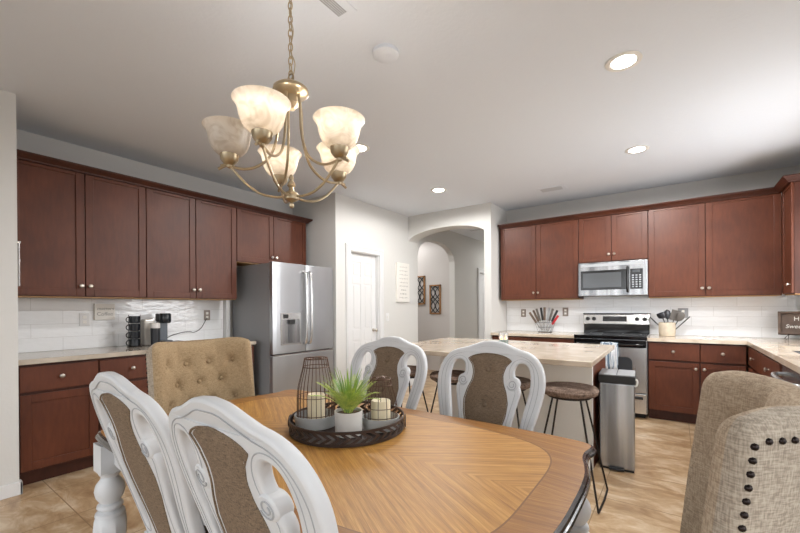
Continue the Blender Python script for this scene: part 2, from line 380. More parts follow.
# hall wall x=0.837: pantry door opening, arched side opening, far door opening
def wall_x(x0, x1, y0, y1, openings, nm, mt):
    mb = MB(); cur = y0
    for (a, b, top) in openings:
        mb.box(x0, x1, cur, a, 0, H)
        N = 24 if callable(top) else 1
        for i in range(N):
            ya = a+(b-a)*i/N; yb = a+(b-a)*(i+1)/N
            if callable(top):
                za, zb_ = top(ya), top(yb)
                mb.add([(x0, ya, za), (x1, ya, za), (x1, yb, zb_), (x0, yb, zb_), (x0, ya, H), (x1, ya, H), (x1, yb, H), (x0, yb, H)],
                       [(0, 3, 2, 1), (4, 5, 6, 7), (0, 1, 5, 4), (1, 2, 6, 5), (2, 3, 7, 6), (3, 0, 4, 7)])
            else: mb.box(x0, x1, ya, yb, top, H)
        cur = b
    mb.box(x0, x1, cur, y1, 0, H)
    return struct(mb.build(nm, mt))
def side_arch(y):
    t = (y-0.33)/0.66; return 2.12+0.34*max(0.0, 1-abs(t)**2.6)**0.5
wall_x(0.72, 0.837, -2.227, 4.6, [(-1.965, -1.36, 2.03), (-0.33, 0.985, side_arch), (2.12, 2.90, 2.04)], 'wall_hall_left', 'wall')
# gray side passage behind the arched side opening
struct(MB().box(-1.6, 0.72, 0.99, 1.1, 0, H).build('wall_passage_back', 'hall'))
struct(MB().box(-1.7, -1.6, -0.6, 1.1, 0, H).build('wall_passage_end', 'hall'))
struct(MB().box(-1.6, 0.72, -0.62, -0.5, 0, H).build('wall_passage_front', 'hall'))
struct(MB().box(-1.7, 0.0, -0.62, 1.1, H, H+0.1).build('ceiling_passage', 'ceiling'))
struct(MB().box(-1.7, -0.1, -0.62, 1.1, -0.1, 0).build('floor_passage', 'floor'))
struct(MB().box(-0.0, 0.72, -2.0, -1.96, 0, H).build('wall_pantry_left', 'wall'))
# arch header in plane y=-0.6
mb = MB(); N = 32; xa, xb = 0.837, 2.147
def arch_z(x):
    t = (x-1.50)/0.66; return 2.345+0.145*max(0.0, 1-abs(t)**2.1)**0.6
for i in range(N):
    a = xa+(xb-xa)*i/N; b = xa+(xb-xa)*(i+1)/N; za, zb_ = arch_z(a), arch_z(b)
    mb.add([(a, -0.6, za), (b, -0.6, zb_), (b, -0.34, zb_), (a, -0.34, za), (a, -0.6, H), (b, -0.6, H), (b, -0.34, H), (a, -0.34, H)],
           [(0, 3, 2, 1), (4, 5, 6, 7), (0, 1, 5, 4), (1, 2, 6, 5), (2, 3, 7, 6), (3, 0, 4, 7)])
struct(mb.build('wall_arch', 'wall'))
# right wall with sink window and dining window, rear wall with patio opening, hall end with entry opening
mb = MB()
mb.box(XR, XR+0.14, -8.3, -6.3, 0, H).box(XR, XR+0.14, -6.3, -4.5, 0, 0.6).box(XR, XR+0.14, -6.3, -4.5, 2.3, H).box(XR, XR+0.14, -4.5, -2.3, 0, H)
mb.box(XR, XR+0.14, -2.3, -0.9, 0, 1.1).box(XR, XR+0.14, -2.3, -0.9, 2.2, H).box(XR, XR+0.14, -0.9, 0.12, 0, H)
struct(mb.build('wall_right', 'wall'))
struct(MB().box(-0.1, 1.2, -8.3, -8.16, 0, H).box(1.2, XR+0.14, -8.3, -8.16, 2.45, H).box(1.2, XR+0.14, -8.3, -8.16, 0, 0.2).build('wall_rear', 'wall'))
struct(MB().box(0.72, 0.9, 4.5, 4.6, 0, H).box(2.1, 2.25, 4.5, 4.6, 0, H).box(0.9, 2.1, 4.5, 4.6, 2.4, H).build('wall_hall_end', 'wall'))
def win_frame(mb, axis, at, a0, a1, z0, z1, n, t=0.05):
    def bar(p0, p1, q0, q1):
        if axis == 'x': mb.box(at-0.03, at+0.03, p0, p1, q0, q1)
        else: mb.box(p0, p1, at-0.03, at+0.03, q0, q1)
    bar(a0, a1, z0, z0+t); bar(a0, a1, z1-t, z1)
    for i in range(n+1):
        c = a0+t/2+(a1-a0-t)*i/n; bar(c-t/2, c+t/2, z0, z1)
    return mb
struct(win_frame(MB(), 'x', XR+0.07, -2.3, -0.9, 1.1, 2.2, 2).build('window_1', 'white_trim'))
struct(win_frame(MB(), 'x', XR+0.07, -6.3, -4.5, 0.6, 2.3, 2).build('window_2', 'white_trim'))
struct(win_frame(MB(), 'y', -8.23, 1.2, 5.58, 0.2, 2.45, 3, 0.07).build('window_3', 'white_trim'))
# baseboards
struct(MB().box(0.70, 0.715, -8.1, -5.095, 0, 0.09).box(0.66, 0.715, -5.11, -5.095, 0, 0.09).build('baseboard_near_left', 'white_trim', bevel=0.004))
struct(MB().box(0.837, 0.85, -2.227, -2.06, 0, 0.09).box(0.837, 0.85, -1.27, -0.33, 0, 0.09).build('baseboard_hall', 'white_trim', bevel=0.004))
struct(MB().box(2.147, 2.262, -0.613, -0.6, 0, 0.09).build('baseboard_pier', 'white_trim', bevel=0.004))

# six-panel doors in the x=0.837 wall
def panel_door(nm, y0, y1, top, handle_y, hinge_y, number):
    fr = MB()
    for (a, b, c, d) in ((y0-0.09, y0, 0, top+0.09), (y1, y1+0.09, 0, top+0.09), (y0, y1, top, top+0.09)): fr.box(0.837, 0.858, a, b, c, d)
    for (a, b, c, d) in ((y0-0.075, y0-0.06, 0, top+0.075), (y1+0.06, y1+0.075, 0, top+0.075), (y0-0.075, y1+0.075, top+0.06, top+0.075)): fr.box(0.858, 0.866, a, b, c, d)
    fr.box(0.72, 0.837, y0, y0+0.012, 0, top).box(0.72, 0.837, y1-0.012, y1, 0, top).box(0.72, 0.837, y0, y1, top-0.012, top)
    struct(fr.build('trim_%d' % number, 'white_trim', bevel=0.003))
    lf = MB(); a, b = y0+0.014, y1-0.014; x = 0.785; lf.box(x-0.035, x-0.008, a, b, 0.01, top-0.014)
    wd = b-a; st = 0.11*wd/0.7; cols = ((a+st, (a+b)/2-st*0.4), ((a+b)/2+st*0.4, b-st)); rows = ((0.24, 0.82), (0.97, 1.60), (1.70, 1.90))
    # stiles and rails
    ys = [a, cols[0][0], cols[0][1], cols[1][0], cols[1][1], b]
    for p, q in ((0, 1), (2, 3), (4, 5)): lf.box(x-0.01, x, ys[p], ys[q], 0.01, top-0.014)
    zs = [0.01, 0.24, 0.82, 0.97, 1.60, 1.70, 1.90, top-0.014]
    for p in (0, 2, 4, 6):
        for c0, c1 in cols: lf.box(x-0.01, x, c0, c1, zs[p], zs[p+1])
    for c0, c1 in cols:
        for r0, r1 in rows: lf.box(x-0.01, x-0.002, c0+0.025, c1-0.025, r0+0.025, r1-0.025)
    d = struct(lf.build('door_%d' % number, 'white_trim', bevel=0.005))
    k = MB(); mt = Matrix.Rotation(R(90), 4, 'Y')
    k.lathe([(0.026, 0), (0.026, 0.006), (0.01, 0.01), (0.01, 0.04), (0.024, 0.05), (0.026, 0.062), (0.018, 0.072), (0.004, 0.075)], (x, handle_y, 0.95), 16, 0, mt)
    k.build('door_knob', 'nickel', d, smooth=True)
    hg = MB()
    for z in (0.25, 1.05, 1.8): hg.box(x, x+0.01, hinge_y-0.012, hinge_y+0.012, z, z+0.09)
    hg.build('hinge', 'nickel', d)
panel_door('pantry', -1.965, -1.36, 2.03, -1.43, -1.95, 1)
panel_door('hall', 2.12, 2.90, 2.04, 2.83, 2.14, 2)

# ------------------------------------------------------------------ cabinetry
ZB, ZT = 1.372, 2.44
def shaker(mb, org, udir, ndir, w_, h_, rail=0.06, gap=0.003):
    """door frame + recessed panel. org = lower-left on cabinet face, udir along width, ndir outwards"""
    u = Vector(udir); n_ = Vector(ndir); o = Vector(org)
    def bx(u0, u1, z0, z1, n0, n1):
        cs = []
        for z in (z0, z1):
            for (a, b) in ((u0, n0), (u1, n0), (u1, n1), (u0, n1)): cs.append(o+u*a+n_*b+Vector((0, 0, z)))
        mb.add(cs, [(0, 3, 2, 1), (4, 5, 6, 7), (0, 1, 5, 4), (1, 2, 6, 5), (2, 3, 7, 6), (3, 0, 4, 7)])
    g = gap; t = 0.02
    bx(g, rail, g, h_-g, 0, t); bx(w_-rail, w_-g, g, h_-g, 0, t); bx(rail, w_-rail, g, rail, 0, t); bx(rail, w_-rail, h_-rail, h_-g, 0, t)
    bx(rail-0.002, w_-rail+0.002, rail-0.002, h_-rail+0.002, 0, 0.011)
def knob(parent, p, ndir):
    n_ = Vector(ndir); mt = Vector((0, 0, 1)).rotation_difference(n_).to_matrix().to_4x4()
    MB().lathe([(0.006, 0), (0.006, 0.014), (0.015, 0.019), (0.0165, 0.025), (0.012, 0.031), (0.003, 0.033)], p, 14, 0, mt).build('knob', 'nickel', parent, smooth=True, world=True)
def wall_cabinet(label, face, a0, a1, z0, z1, doors, depth=0.33, knobs='pair', group=None, side='left'):
    """face: 'x' cabinets on left wall facing +X ; 'y' on back wall facing -Y ; 'r' on right wall facing -X"""
    if face == 'x': org = lambda a, d, z: (d, a, z); u, n_ = (0, 1, 0), (1, 0, 0); loc = (0, a0, z0)
    elif face == 'y': org = lambda a, d, z: (a, -d, z); u, n_ = (1, 0, 0), (0, -1, 0); loc = (a0, 0, z0)
    else: org = lambda a, d, z: (XR-d, a, z); u, n_ = (0, 1, 0), (-1, 0, 0); loc = (XR, a0, z0)
    t = thing('wall_cabinet', label, 'cabinet', loc, 0, group)
    b = MB(); p, q = Vector(org(a0, 0.001, z0)), Vector(org(a1, depth, z1))
    b.box(min(p.x, q.x), max(p.x, q.x), min(p.y, q.y), max(p.y, q.y), z0, z1)
    b.build('body', 'cherry_dark', t, world=True)
    s = MB(); p, q = Vector(org(a0+0.001, 0.01, 0)), Vector(org(a1-0.001, depth-0.002, 0))
    s.box(min(p.x, q.x), max(p.x, q.x), min(p.y, q.y), max(p.y, q.y), z0-0.006, z0); s.build('underside', 'under_cabinet', t, world=True)
    cur = a0; edges = []
    for i, wd in enumerate(doors):
        d = MB(); shaker(d, org(cur, depth, z0+0.004), u, n_, wd, z1-z0-0.012)
        do = d.build('door', 'cherry', t, bevel=0.0025, world=True); edges.append((cur, cur+wd))
        kx = None
        if knobs == 'pair': kx = cur+wd-0.03 if i % 2 == 0 else cur+0.03
        elif knobs == 'left': kx = cur+0.035
        knob(do, org(kx, depth+0.02, z0+0.09), n_)
        cur += wd
    return t
GL = 'cherry wall cabinets along the left wall'; GB = 'cherry wall cabinets along the back wall'
wall_cabinet('cherry two-door wall cabinet at the far left, above the white outlet and small sign', 'x', -5.10, -4.19, ZB, ZT, [0.455, 0.455], group=GL)
wall_cabinet('cherry two-door wall cabinet above the coffee maker and black mugs', 'x', -4.19, -3.285, ZB, ZT, [0.453, 0.452], group=GL)
wall_cabinet('short cherry two-door wall cabinet over the refrigerator', 'x', -3.283, -2.29, 1.80, ZT, [0.485, 0.508], group=GL)
wall_cabinet('cherry two-door wall cabinet left of the microwave above the knife holder', 'y', 2.29, 3.335, ZB, ZT, [0.505, 0.54], group=GB)
wall_cabinet('short cherry two-door wall cabinet directly over the microwave', 'y', 3.337, 4.095, 1.825, ZT, [0.378, 0.380], group=GB)
wall_cabinet('wide cherry two-door wall cabinet right of the microwave above the utensil crock', 'y', 4.097, 5.235, ZB, ZT, [0.53, 0.608], group=GB)
wall_cabinet('narrow cherry corner wall cabinet at the right edge above the framed sign', 'r', -0.76, -0.352, ZB, ZT, [0.39], depth=0.33, knobs='left', group=GB)
# crown mouldings, stepped profile swept along the cabinet tops
PROF = [(0.0, 0), (0.022, 0.0), (0.026, 0.012), (0.034, 0.018), (0.05, 0.034), (0.058, 0.04), (0.062, 0.048), (0.062, 0.056), (0.0, 0.056)]
def crown(path, nrm, label, z=2.398):
    mb = MB(); rings = []
    for p, n_ in zip(path, nrm): rings.append([(p[0]+n_[0]*a, p[1]+n_[1]*a, z+b) for a, b in PROF])
    mb.ring_loft(rings); o = mb.build('crown_molding', 'cherry_dark'); tag(o, label, 'molding', 'cherry crown mouldings')
crown([(0.352, -5.10), (0.352, -2.29), (0.0, -2.29)], [(1, 0), (1, 1), (0, 1)], 'stepped cherry crown moulding along the tops of the left wall cabinets')
crown([(2.29, -0.0), (2.29, -0.352), (5.228, -0.352), (5.228, -0.76), (5.57, -0.76)], [(-0.0, 0), (-0.3, -1), (-1, -1), (-1, -1), (0, -1)],
      'stepped cherry crown moulding along the tops of the back wall cabinets')

def base_cabinet(label, face, a0, a1, units, depth=0.60, group=None, ends=(False, False), zt=0.874, drawers=True):
    if face == 'x': org = lambda a, d, z: (d, a, z); u, n_ = (0, 1, 0), (1, 0, 0); loc = (0, a0, 0)
    elif face == 'y': org = lambda a, d, z: (a, -d, z); u, n_ = (1, 0, 0), (0, -1, 0); loc = (a0, 0, 0)
    else: org = lambda a, d, z: (XR-d, a, z); u, n_ = (0, 1, 0), (-1, 0, 0); loc = (XR, a0, 0)
    t = thing('base_cabinet', label, 'cabinet', loc, 0, group)
    b = MB(); p, q = Vector(org(a0, 0.002, 0)), Vector(org(a1, depth, 0)); 
    if face == 'r': b.box(4.965, XR-0.002, a0, a1, 0.10, 0.69); b.box(4.965, 5.08, a0, a1, 0.69, zt); b.box(4.965, XR-0.002, -1.09, a1, 0.69, zt)
    else: b.box(min(p.x, q.x), max(p.x, q.x), min(p.y, q.y), max(p.y, q.y), 0.10, zt)
    b.build('body', 'cherry_dark', t, world=True)
    k = MB(); p, q = Vector(org(a0, 0.002, 0)), Vector(org(a1, depth-0.06, 0)); k.box(min(p.x, q.x), max(p.x, q.x), min(p.y, q.y), max(p.y, q.y), 0.0, 0.10); k.build('toe_kick', 'cherry_dark', t, world=True)
    cur = a0
    for i, wd in enumerate(units):
        z0 = 0.676; dr = MB(); o0 = Vector(org(cur+0.004, depth, z0)); o1 = Vector(org(cur+wd-0.004, depth+0.02, 0.858))
        dr.box(min(o0.x, o1.x), max(o0.x, o1.x), min(o0.y, o1.y), max(o0.y, o1.y), z0, 0.858)
        do = dr.build('drawer', 'cherry', t, bevel=0.004, world=True); knob(do, org(cur+wd/2, depth+0.02, 0.772), n_)
        d = MB(); shaker(d, org(cur+0.003, depth, 0.115), u, n_, wd-0.006, 0.545)
        do = d.build('door', 'cherry', t, bevel=0.0025, world=True)
        kx = cur+wd-0.035 if i % 2 == 0 else cur+0.035
        knob(do, org(kx, depth+0.02, 0.60), n_); cur += wd
    return t
GBL = 'cherry base cabinets along the left wall'; GBB = 'cherry base cabinets along the back and right walls'
base_cabinet('cherry base cabinet at the far left beside the near wall end', 'x', -5.095, -4.175, [0.46, 0.46], group=GBL)
base_cabinet('cherry base cabinet under the coffee maker, mostly behind the tufted chair', 'x', -4.173, -3.255, [0.459, 0.459], group=GBL)
base_cabinet('cherry base cabinet left of the range, seen over the island top', 'y', 2.262, 3.338, [0.538, 0.538], group=GBB)
base_cabinet('cherry base cabinet right of the range below the utensil crock', 'y', 4.106, 4.935, [0.46, 0.369], group=GBB)
base_cabinet('cherry base cabinet on the right run beside the dishwasher', 'r', -2.05, -0.62, [0.715, 0.715], depth=0.615, group=GBB)
# worktops
tag(MB().box(0.011, 0.645, -5.105, -3.24, 0.876, 0.914).build('countertop', 'stone_grey', bevel=0.006), 'beige stone countertop along the left wall under the mugs', 'countertop', 'stone countertops')
tag(MB().box(2.252, 3.342, -0.645, -0.011, 0.876, 0.914).build('countertop', 'stone', bevel=0.006), 'beige stone countertop left of the range under the knife holder', 'countertop', 'stone countertops')
mb = MB().box(4.102, XR-0.012, -0.645, -0.011, 0.876, 0.914)
mb.box(4.935, 5.09, -2.75, -0.645, 0.876, 0.914).box(5.49, XR-0.012, -2.75, -0.645, 0.876, 0.914).box(5.09, 5.49, -1.1, -0.645, 0.876, 0.914).box(5.09, 5.49, -2.75, -1.95, 0.876, 0.914)
tag(mb.build('countertop', 'stone'), 'beige stone L-shaped countertop right of the range around the sink', 'countertop', 'stone countertops')
# undermount sink
s = MB().box(5.085, 5.495, -1.955, -1.095, 0.70, 0.715).box(5.085, 5.10, -1.955, -1.095, 0.70, 0.874).box(5.48, 5.495, -1.955, -1.095, 0.70, 0.874)
s.box(5.085, 5.495, -1.955, -1.94, 0.70, 0.874).box(5.085, 5.495, -1.11, -1.095, 0.70, 0.874)
tag(s.build('sink', 'steel'), 'dark steel undermount sink set in the right countertop', 'sink')
# dishwasher
t = thing('dishwasher', 'stainless dishwasher with bowed bar handle at the right edge', 'dishwasher', (XR, -2.07, 0))
MB().box(4.99, 5.56, -2.675, -2.075, 0.1, 0.872).build('body', 'dark_gap', t, world=True)
MB().box(4.955, 4.99, -2.67, -2.08, 0.11, 0.868).build('front_panel', 'steel', t, bevel=0.006, world=True)
MB().box(5.02, 5.5, -2.67, -2.08, 0.0, 0.1).build('toe_kick', 'black_matte', t, world=True)
hp = smooth_pts([(4.955, -2.11, 0.80), (4.915, -2.13, 0.80), (4.895, -2.2, 0.80), (4.885, -2.375, 0.80), (4.895, -2.55, 0.80), (4.915, -2.62, 0.80), (4.955, -2.64, 0.80)], 4, False)
MB().tube(hp, 0.016, 10).build('handle', 'steel', t, smooth=True, world=True)
# backsplashes
tag(MB().box(0.0005, 0.01, -5.105, -3.26, 0.915, ZB-0.008).build('backsplash', 'tile_left'), 'white glossy tile backsplash behind the coffee maker on the left wall', 'backsplash', 'white tile backsplashes')
tag(MB().box(2.251, XR-0.001, -0.01, -0.0005, 0.915, 1.40).build('backsplash', 'tile_back'), 'white glossy tile backsplash along the back wall behind the range', 'backsplash', 'white tile backsplashes')
struct(MB().box(0.0005, 0.07, -3.255, -3.21, 0.0, ZB).build('trim_4', 'white_trim'))

# ------------------------------------------------------------------ refrigerator
t = thing('refrigerator', 'large stainless french door refrigerator with water dispenser and grey sides', 'refrigerator', (0.4, -2.7, 0))
FY0, FY1 = -3.155, -2.255
MB().box(0.03, 0.745, FY0+0.005, FY1-0.005, 0.02, 1.765).build('body', 'fridge_side', t, bevel=0.006, world=True)
MB().box(0.745, 0.757, FY0+0.02, FY1-0.02, 0.05, 1.75).build('door_gasket', 'dark_gap', t, world=True)
def fridge_front(y0, y1, z0, z1, nm):
    mb = MB(); rows = []
    ys = [y0+(y1-y0)*i/10 for i in range(11)]
    ring = [(0.757, y0), (0.757, y1)]
    pts = [(0.757, y0), (0.80, y0)]
    for y in ys: u_ = 2*(y-y0)/(y1-y0)-1; pts.append((0.812+0.012*(1-u_**4), y))
    pts += [(0.80, y1), (0.757, y1)]
    mb.ring_loft([[(a, b, z) for a, b in pts] for z in (z0, z1)])
    return mb.build(nm, 'fridge_steel', t, bevel=0.003, world=True)
ld = fridge_front(FY0, -2.703, 0.765, 1.775, 'door'); rd = fridge_front(-2.697, FY1, 0.765, 1.775, 'door')
fd = fridge_front(FY0, FY1, 0.06, 0.742, 'freezer_drawer')
MB().box(0.757, 0.818, FY0+0.02, FY1-0.02, 0.742, 0.754).build('drawer_grip', 'steel_bright', t, world=True)
for yy, dr in ((-2.735, ld), (-2.665, rd)):
    hp = smooth_pts([(0.82, yy, 0.86), (0.855, yy, 0.875), (0.872, yy, 1.0), (0.88, yy, 1.27), (0.872, yy, 1.55), (0.855, yy, 1.675), (0.82, yy, 1.69)], 5, False)
    MB().tube(hp, 0.017, 10).build('handle', 'steel_bright', dr, smooth=True, world=True)
dp = MB().box(0.815, 0.829, -3.06, -3.045, 0.86, 1.215).box(0.815, 0.829, -2.80, -2.785, 0.86, 1.215).box(0.815, 0.829, -3.045, -2.80, 0.86, 0.875).box(0.815, 0.829, -3.045, -2.80, 1.14, 1.215)
dp.box(0.8245, 0.826, -3.045, -2.80, 0.87, 1.145, 1).box(0.826, 0.85, -2.96, -2.885, 1.09, 1.14, 2).box(0.829, 0.8305, -3.03, -2.96, 1.155, 1.20, 2).box(0.826, 0.833, -2.955, -2.89, 0.90, 1.06, 1)
dp.build('dispenser', ['steel_bright', 'steel', 'black_matte'], ld, world=True)
txt = text_mb('LG', 0.03, 0.0005).xf(T(0.8235, -3.09, 1.735) @ FACE_PX); txt.build('badge', 'glaze', ld, world=True)

# ------------------------------------------------------------------ microwave
t = thing('microwave', 'stainless over-the-range microwave with black door window', 'microwave', (3.72, 0, 1.40))
MX0, MX1 = 3.342, 4.092
MB().box(MX0, MX1, -0.375, -0.002, 1.402, 1.815).build('body', 'steel', t, bevel=0.004, world=True)
f = MB().box(MX0, MX1, -0.40, -0.375, 1.398, 1.818); fo = f.build('front_frame', 'steel', t, bevel=0.006, world=True)
MB().box(MX0+0.03, MX1-0.04, -0.404, -0.399, 1.765, 1.797).build('vent_grille', 'glaze', t, world=True)
MB().box(MX0+0.03, 3.905, -0.408, -0.399, 1.475, 1.715).build('door_glass', 'black_gloss', t, bevel=0.012, world=True)
MB().box(MX0+0.06, 3.825, -0.4095, -0.4075, 1.505, 1.685).build('window_screen', 'screen_glass', t, bevel=0.0, world=True)
MB().box(3.918, MX1-0.045, -0.408, -0.399, 1.475, 1.715).build('control_panel', 'black_gloss', t, bevel=0.006, world=True)
kp = MB().box(3.945, 4.02, -0.41, -0.407, 1.675, 1.70, 1)
for i in range(6):
    for j in range(3): kp.box(3.937+j*0.036, 3.957+j*0.036, -0.4095, -0.4075, 1.495+i*0.027, 1.508+i*0.027)
kp.build('keypad', ['glaze', 'screen_glass'], t, world=True)
hp = smooth_pts([(3.895, -0.408, 1.445), (3.893, -0.45, 1.46), (3.893, -0.455, 1.59), (3.893, -0.45, 1.72), (3.895, -0.408, 1.735)], 5, False)
MB().tube(hp, 0.013, 10).build('handle', 'black_gloss', t, smooth=True, world=True)
MB().lathe([(0.012, 0), (0.012, 0.002)], (3.40, -0.40, 1.43), 16, 0, Matrix.Rotation(R(90), 4, 'X')).build('badge', 'glaze', t, world=True)

# ------------------------------------------------------------------ range
t = thing('range', 'stainless electric range with black glass cooktop and backguard controls', 'stove', (3.725, 0, 0))
RX0, RX1 = 3.348, 4.098
MB().box(RX0, RX1, -0.66, -0.03, 0.06, 0.885).build('body', 'steel', t, world=True)
MB().box(RX0+0.02, RX1-0.02, -0.60, -0.05, 0.0, 0.06).build('base', 'black_matte', t, world=True)
ct = MB().box(RX0-0.003, RX1+0.003, -0.69, -0.06, 0.885, 0.927); cto = ct.build('cooktop', 'black_gloss', t, bevel=0.008, world=True)
bn = MB()
for bx_, by_, rr in ((3.53, -0.53, 0.10), (3.92, -0.53, 0.085), (3.53, -0.25, 0.075), (3.92, -0.25, 0.10)):
    bn.lathe([(rr, 0), (rr, 0.0006), (rr-0.006, 0.0006), (rr-0.006, 0)], (bx_, by_, 0.9272), 28)
bn.build('burner_ring', 'glaze', cto, world=True)
bg = MB(); ring = [(-0.09, 0.93), (-0.05, 0.93), (-0.02, 0.93), (-0.02, 1.165), (-0.05, 1.175), (-0.075, 1.165), (-0.085, 1.03)]
MB().box(RX0+0.003, RX1-0.003, -0.095, -0.015, 0.927, 1.05).build('backguard_base', 'black_gloss', t, bevel=0.004, world=True)
gp = MB().ring_loft([[(x_, a, b) for a, b in ((-0.115, 1.035), (-0.085, 1.17), (-0.015, 1.17), (-0.015, 1.035))] for x_ in (RX0, RX1)])
gp.build('backguard', 'steel_bright', t, bevel=0.01, world=True)
MB().box(3.34, 4.106, -0.09, -0.012, 1.165, 1.18).build('backguard_cap', 'black_gloss', t, bevel=0.005, world=True)
nrm = Vector((0, -0.135, 0.03)).normalized(); mt = Vector((0, 0, 1)).rotation_difference(nrm).to_matrix().to_4x4()
for kx in (3.40, 3.475, 3.965, 4.045): MB().lathe([(0.026, 0), (0.024, 0.008), (0.017, 0.02), (0.015, 0.03)], (kx, -0.1, 1.107), 16, 0, mt).build('knob', 'black_matte', t, smooth=True, world=True)
d = MB(); tilt = Matrix.Rotation(math.atan2(0.03, 0.135), 4, 'X')
d.box(-0.135, 0.135, -0.003, 0.003, -0.032, 0.032); d.box(-0.06, 0.05, -0.005, 0.0, 0.002, 0.024, 1)
for i in range(6): d.box(-0.12+i*0.042, -0.095+i*0.042, -0.005, 0.0, -0.022, -0.010, 1)
d.xf(T(3.715, -0.1, 1.107) @ Matrix.Rotation(-math.atan2(0.03, 0.135), 4, 'X')).build('control_display', ['black_matte', 'screen_glass'], t, world=True)
MB().box(RX0+0.004, RX1-0.004, -0.70, -0.66, 0.80, 0.882).build('door_top_band', 'black_gloss', t, bevel=0.004, world=True)
od = MB().box(RX0+0.004, RX1-0.004, -0.695, -0.66, 0.30, 0.80).build('oven_door', 'steel_bright', t, bevel=0.006, world=True)
lp = []
for cx_, cz_, a0 in ((3.90, 0.63, 0), (3.55, 0.63, 90), (3.55, 0.44, 180), (3.90, 0.44, 270)):
    for k in range(7): an = R(a0+90*k/6); lp.append((cx_+0.06*math.cos(an), cz_+0.06*math.sin(an)))
MB().ring_loft([[(a, y_, b) for a, b in lp] for y_ in (-0.697, -0.69)]).build('oven_window', 'oven_glass', od, world=True)
hp = smooth_pts([(3.39, -0.70, 0.835), (3.395, -0.735, 0.835), (3.45, -0.745, 0.835), (3.725, -0.748, 0.835), (4.0, -0.745, 0.835), (4.055, -0.735, 0.835), (4.06, -0.70, 0.835)], 4, False)
MB().tube(hp, 0.012, 10).build('oven_handle', 'black_gloss', od, smooth=True, world=True)
sd = MB().box(RX0+0.004, RX1-0.004, -0.695, -0.66, 0.065, 0.285).build('storage_drawer', 'steel_bright', t, bevel=0.006, world=True)
MB().box(3.40, 4.06, -0.703, -0.694, 0.225, 0.255).build('drawer_pull', 'black_matte', sd, bevel=0.003, world=True)
# towel over the oven handle
P_ = []
prof_t = [(-0.728, 0.60), (-0.727, 0.70), (-0.726, 0.80), (-0.729, 0.838), (-0.738, 0.853), (-0.752, 0.855), (-0.764, 0.845), (-0.768, 0.80), (-0.77, 0.70), (-0.772, 0.60), (-0.774, 0.53)]
for (yy, zz) in prof_t:
    P_.append([(3.648+0.175*i/14, yy-(0.004*math.sin(i*1.35+zz*3) if zz < 0.82 else 0), zz) for i in range(15)])
o = MB().grid(P_).build('dish_towel', 'towel', smooth=True); so = o.modifiers.new('solid', 'SOLIDIFY'); so.thickness = 0.004
tag(o, 'blue and white striped dish towel hung over the oven door handle', 'towel')

# ------------------------------------------------------------------ island
IX0, IX1, IY0, IY1 = 2.50, 3.84, -2.46, -1.79
t = thing('kitchen_island', 'white panelled kitchen island base with a cherry end under the stone top', 'island', (3.2, -2.25, 0))
MB().box(IX0+0.001, IX1-0.02, IY0+0.02, IY1, 0.0, 0.875).build('body', 'cherry', t, world=True)
pn = MB().box(IX0, IX1-0.008, IY0, IY0+0.02, 0, 0.875).box(IX0-0.012, IX0, IY0, IY1, 0, 0.875).box(IX1-0.05, IX1, IY0-0.01, IY0+0.03, 0, 0.875)
pn.build('front_panel', 'white_plastic', t, world=True)
MB().box(IX0-0.02, IX1-0.05, IY0-0.014, IY0, 0, 0.09).build('base_trim', 'white_trim', t, bevel=0.003, world=True)
MB().box(IX1-0.02, IX1, IY0+0.03, IY1, 0.0, 0.875).build('end_panel', 'cherry', t, world=True)
tp = [(3.935, -3.05), (3.91, -1.75), (2.18, -1.73), (2.18, -2.62), (2.26, -2.78), (2.46, -2.95), (2.68, -3.06)]
o = MB().ring_loft([[(a, b, z) for a, b in tp] for z in (0.876, 0.914)]).build('island_countertop', 'stone', bevel=0.006)
tag(o, 'beige stone island countertop with clipped left corner', 'countertop', 'stone countertops')
# candle in glass on the island
t = thing('jar_candle', 'lit votive candle in pale teal glass on the island top', 'candle', (3.06, -2.27, 0.914))
MB().lathe([(0.04, 0), (0.043, 0.004), (0.043, 0.112), (0.040, 0.112), (0.040, 0.05), (0.0, 0.05)], seg=20).build('glass', 'clear_glass', t, smooth=True)
MB().lathe([(0.0395, 0.004), (0.0395, 0.052)], seg=20).build('wax', 'teal_glass', t)
for dx, dy in ((-0.02, 0), (0.018, 0.006)):
    MB().lathe([(0.001, 0.052), (0.006, 0.06), (0.007, 0.068), (0.003, 0.08), (0.0005, 0.086)], (dx, dy, 0), 8).build('flame', 'flame', t, smooth=True)

# ------------------------------------------------------------------ bar stools
def make_stool(loc, label):
    t = thing('bar_stool', label, 'stool', loc, 0, 'bar stools along the island')
    MB().lathe([(0.14, 0.672), (0.17, 0.677), (0.182, 0.69), (0.184, 0.708), (0.172, 0.724), (0.13, 0.732), (0.06, 0.735), (0.005, 0.736)], seg=36).build('seat', 'stool_fabric', t, smooth=True)
    MB().lathe([(0.135, 0.655), (0.14, 0.659), (0.14, 0.673), (0.13, 0.674)], seg=28).build('seat_base', 'dark_iron', t)
    for sx in (-1, 1):
        mb = MB()
        for sy in (-1, 1):
            mb.tube([(sx*0.085, sy*0.075, 0.667), (sx*0.205, sy*0.185, 0.008)], 0.0065, 8)
        mb.build('leg', 'dark_iron', t, smooth=True)
        MB().tube([(sx*0.205, -0.185, 0.008), (sx*0.212, 0, 0.014), (sx*0.205, 0.185, 0.008)], 0.0065, 8).build('floor_rail', 'dark_iron', t, smooth=True)
    rg = [(0.15*math.cos(2*PI*i/32)*1.02, 0.14*math.sin(2*PI*i/32), 0.27) for i in range(32)]
    return t
st0 = make_stool((3.775, -2.945, 0), 'round brown fabric bar stool at the right end of the island beside the trash can')
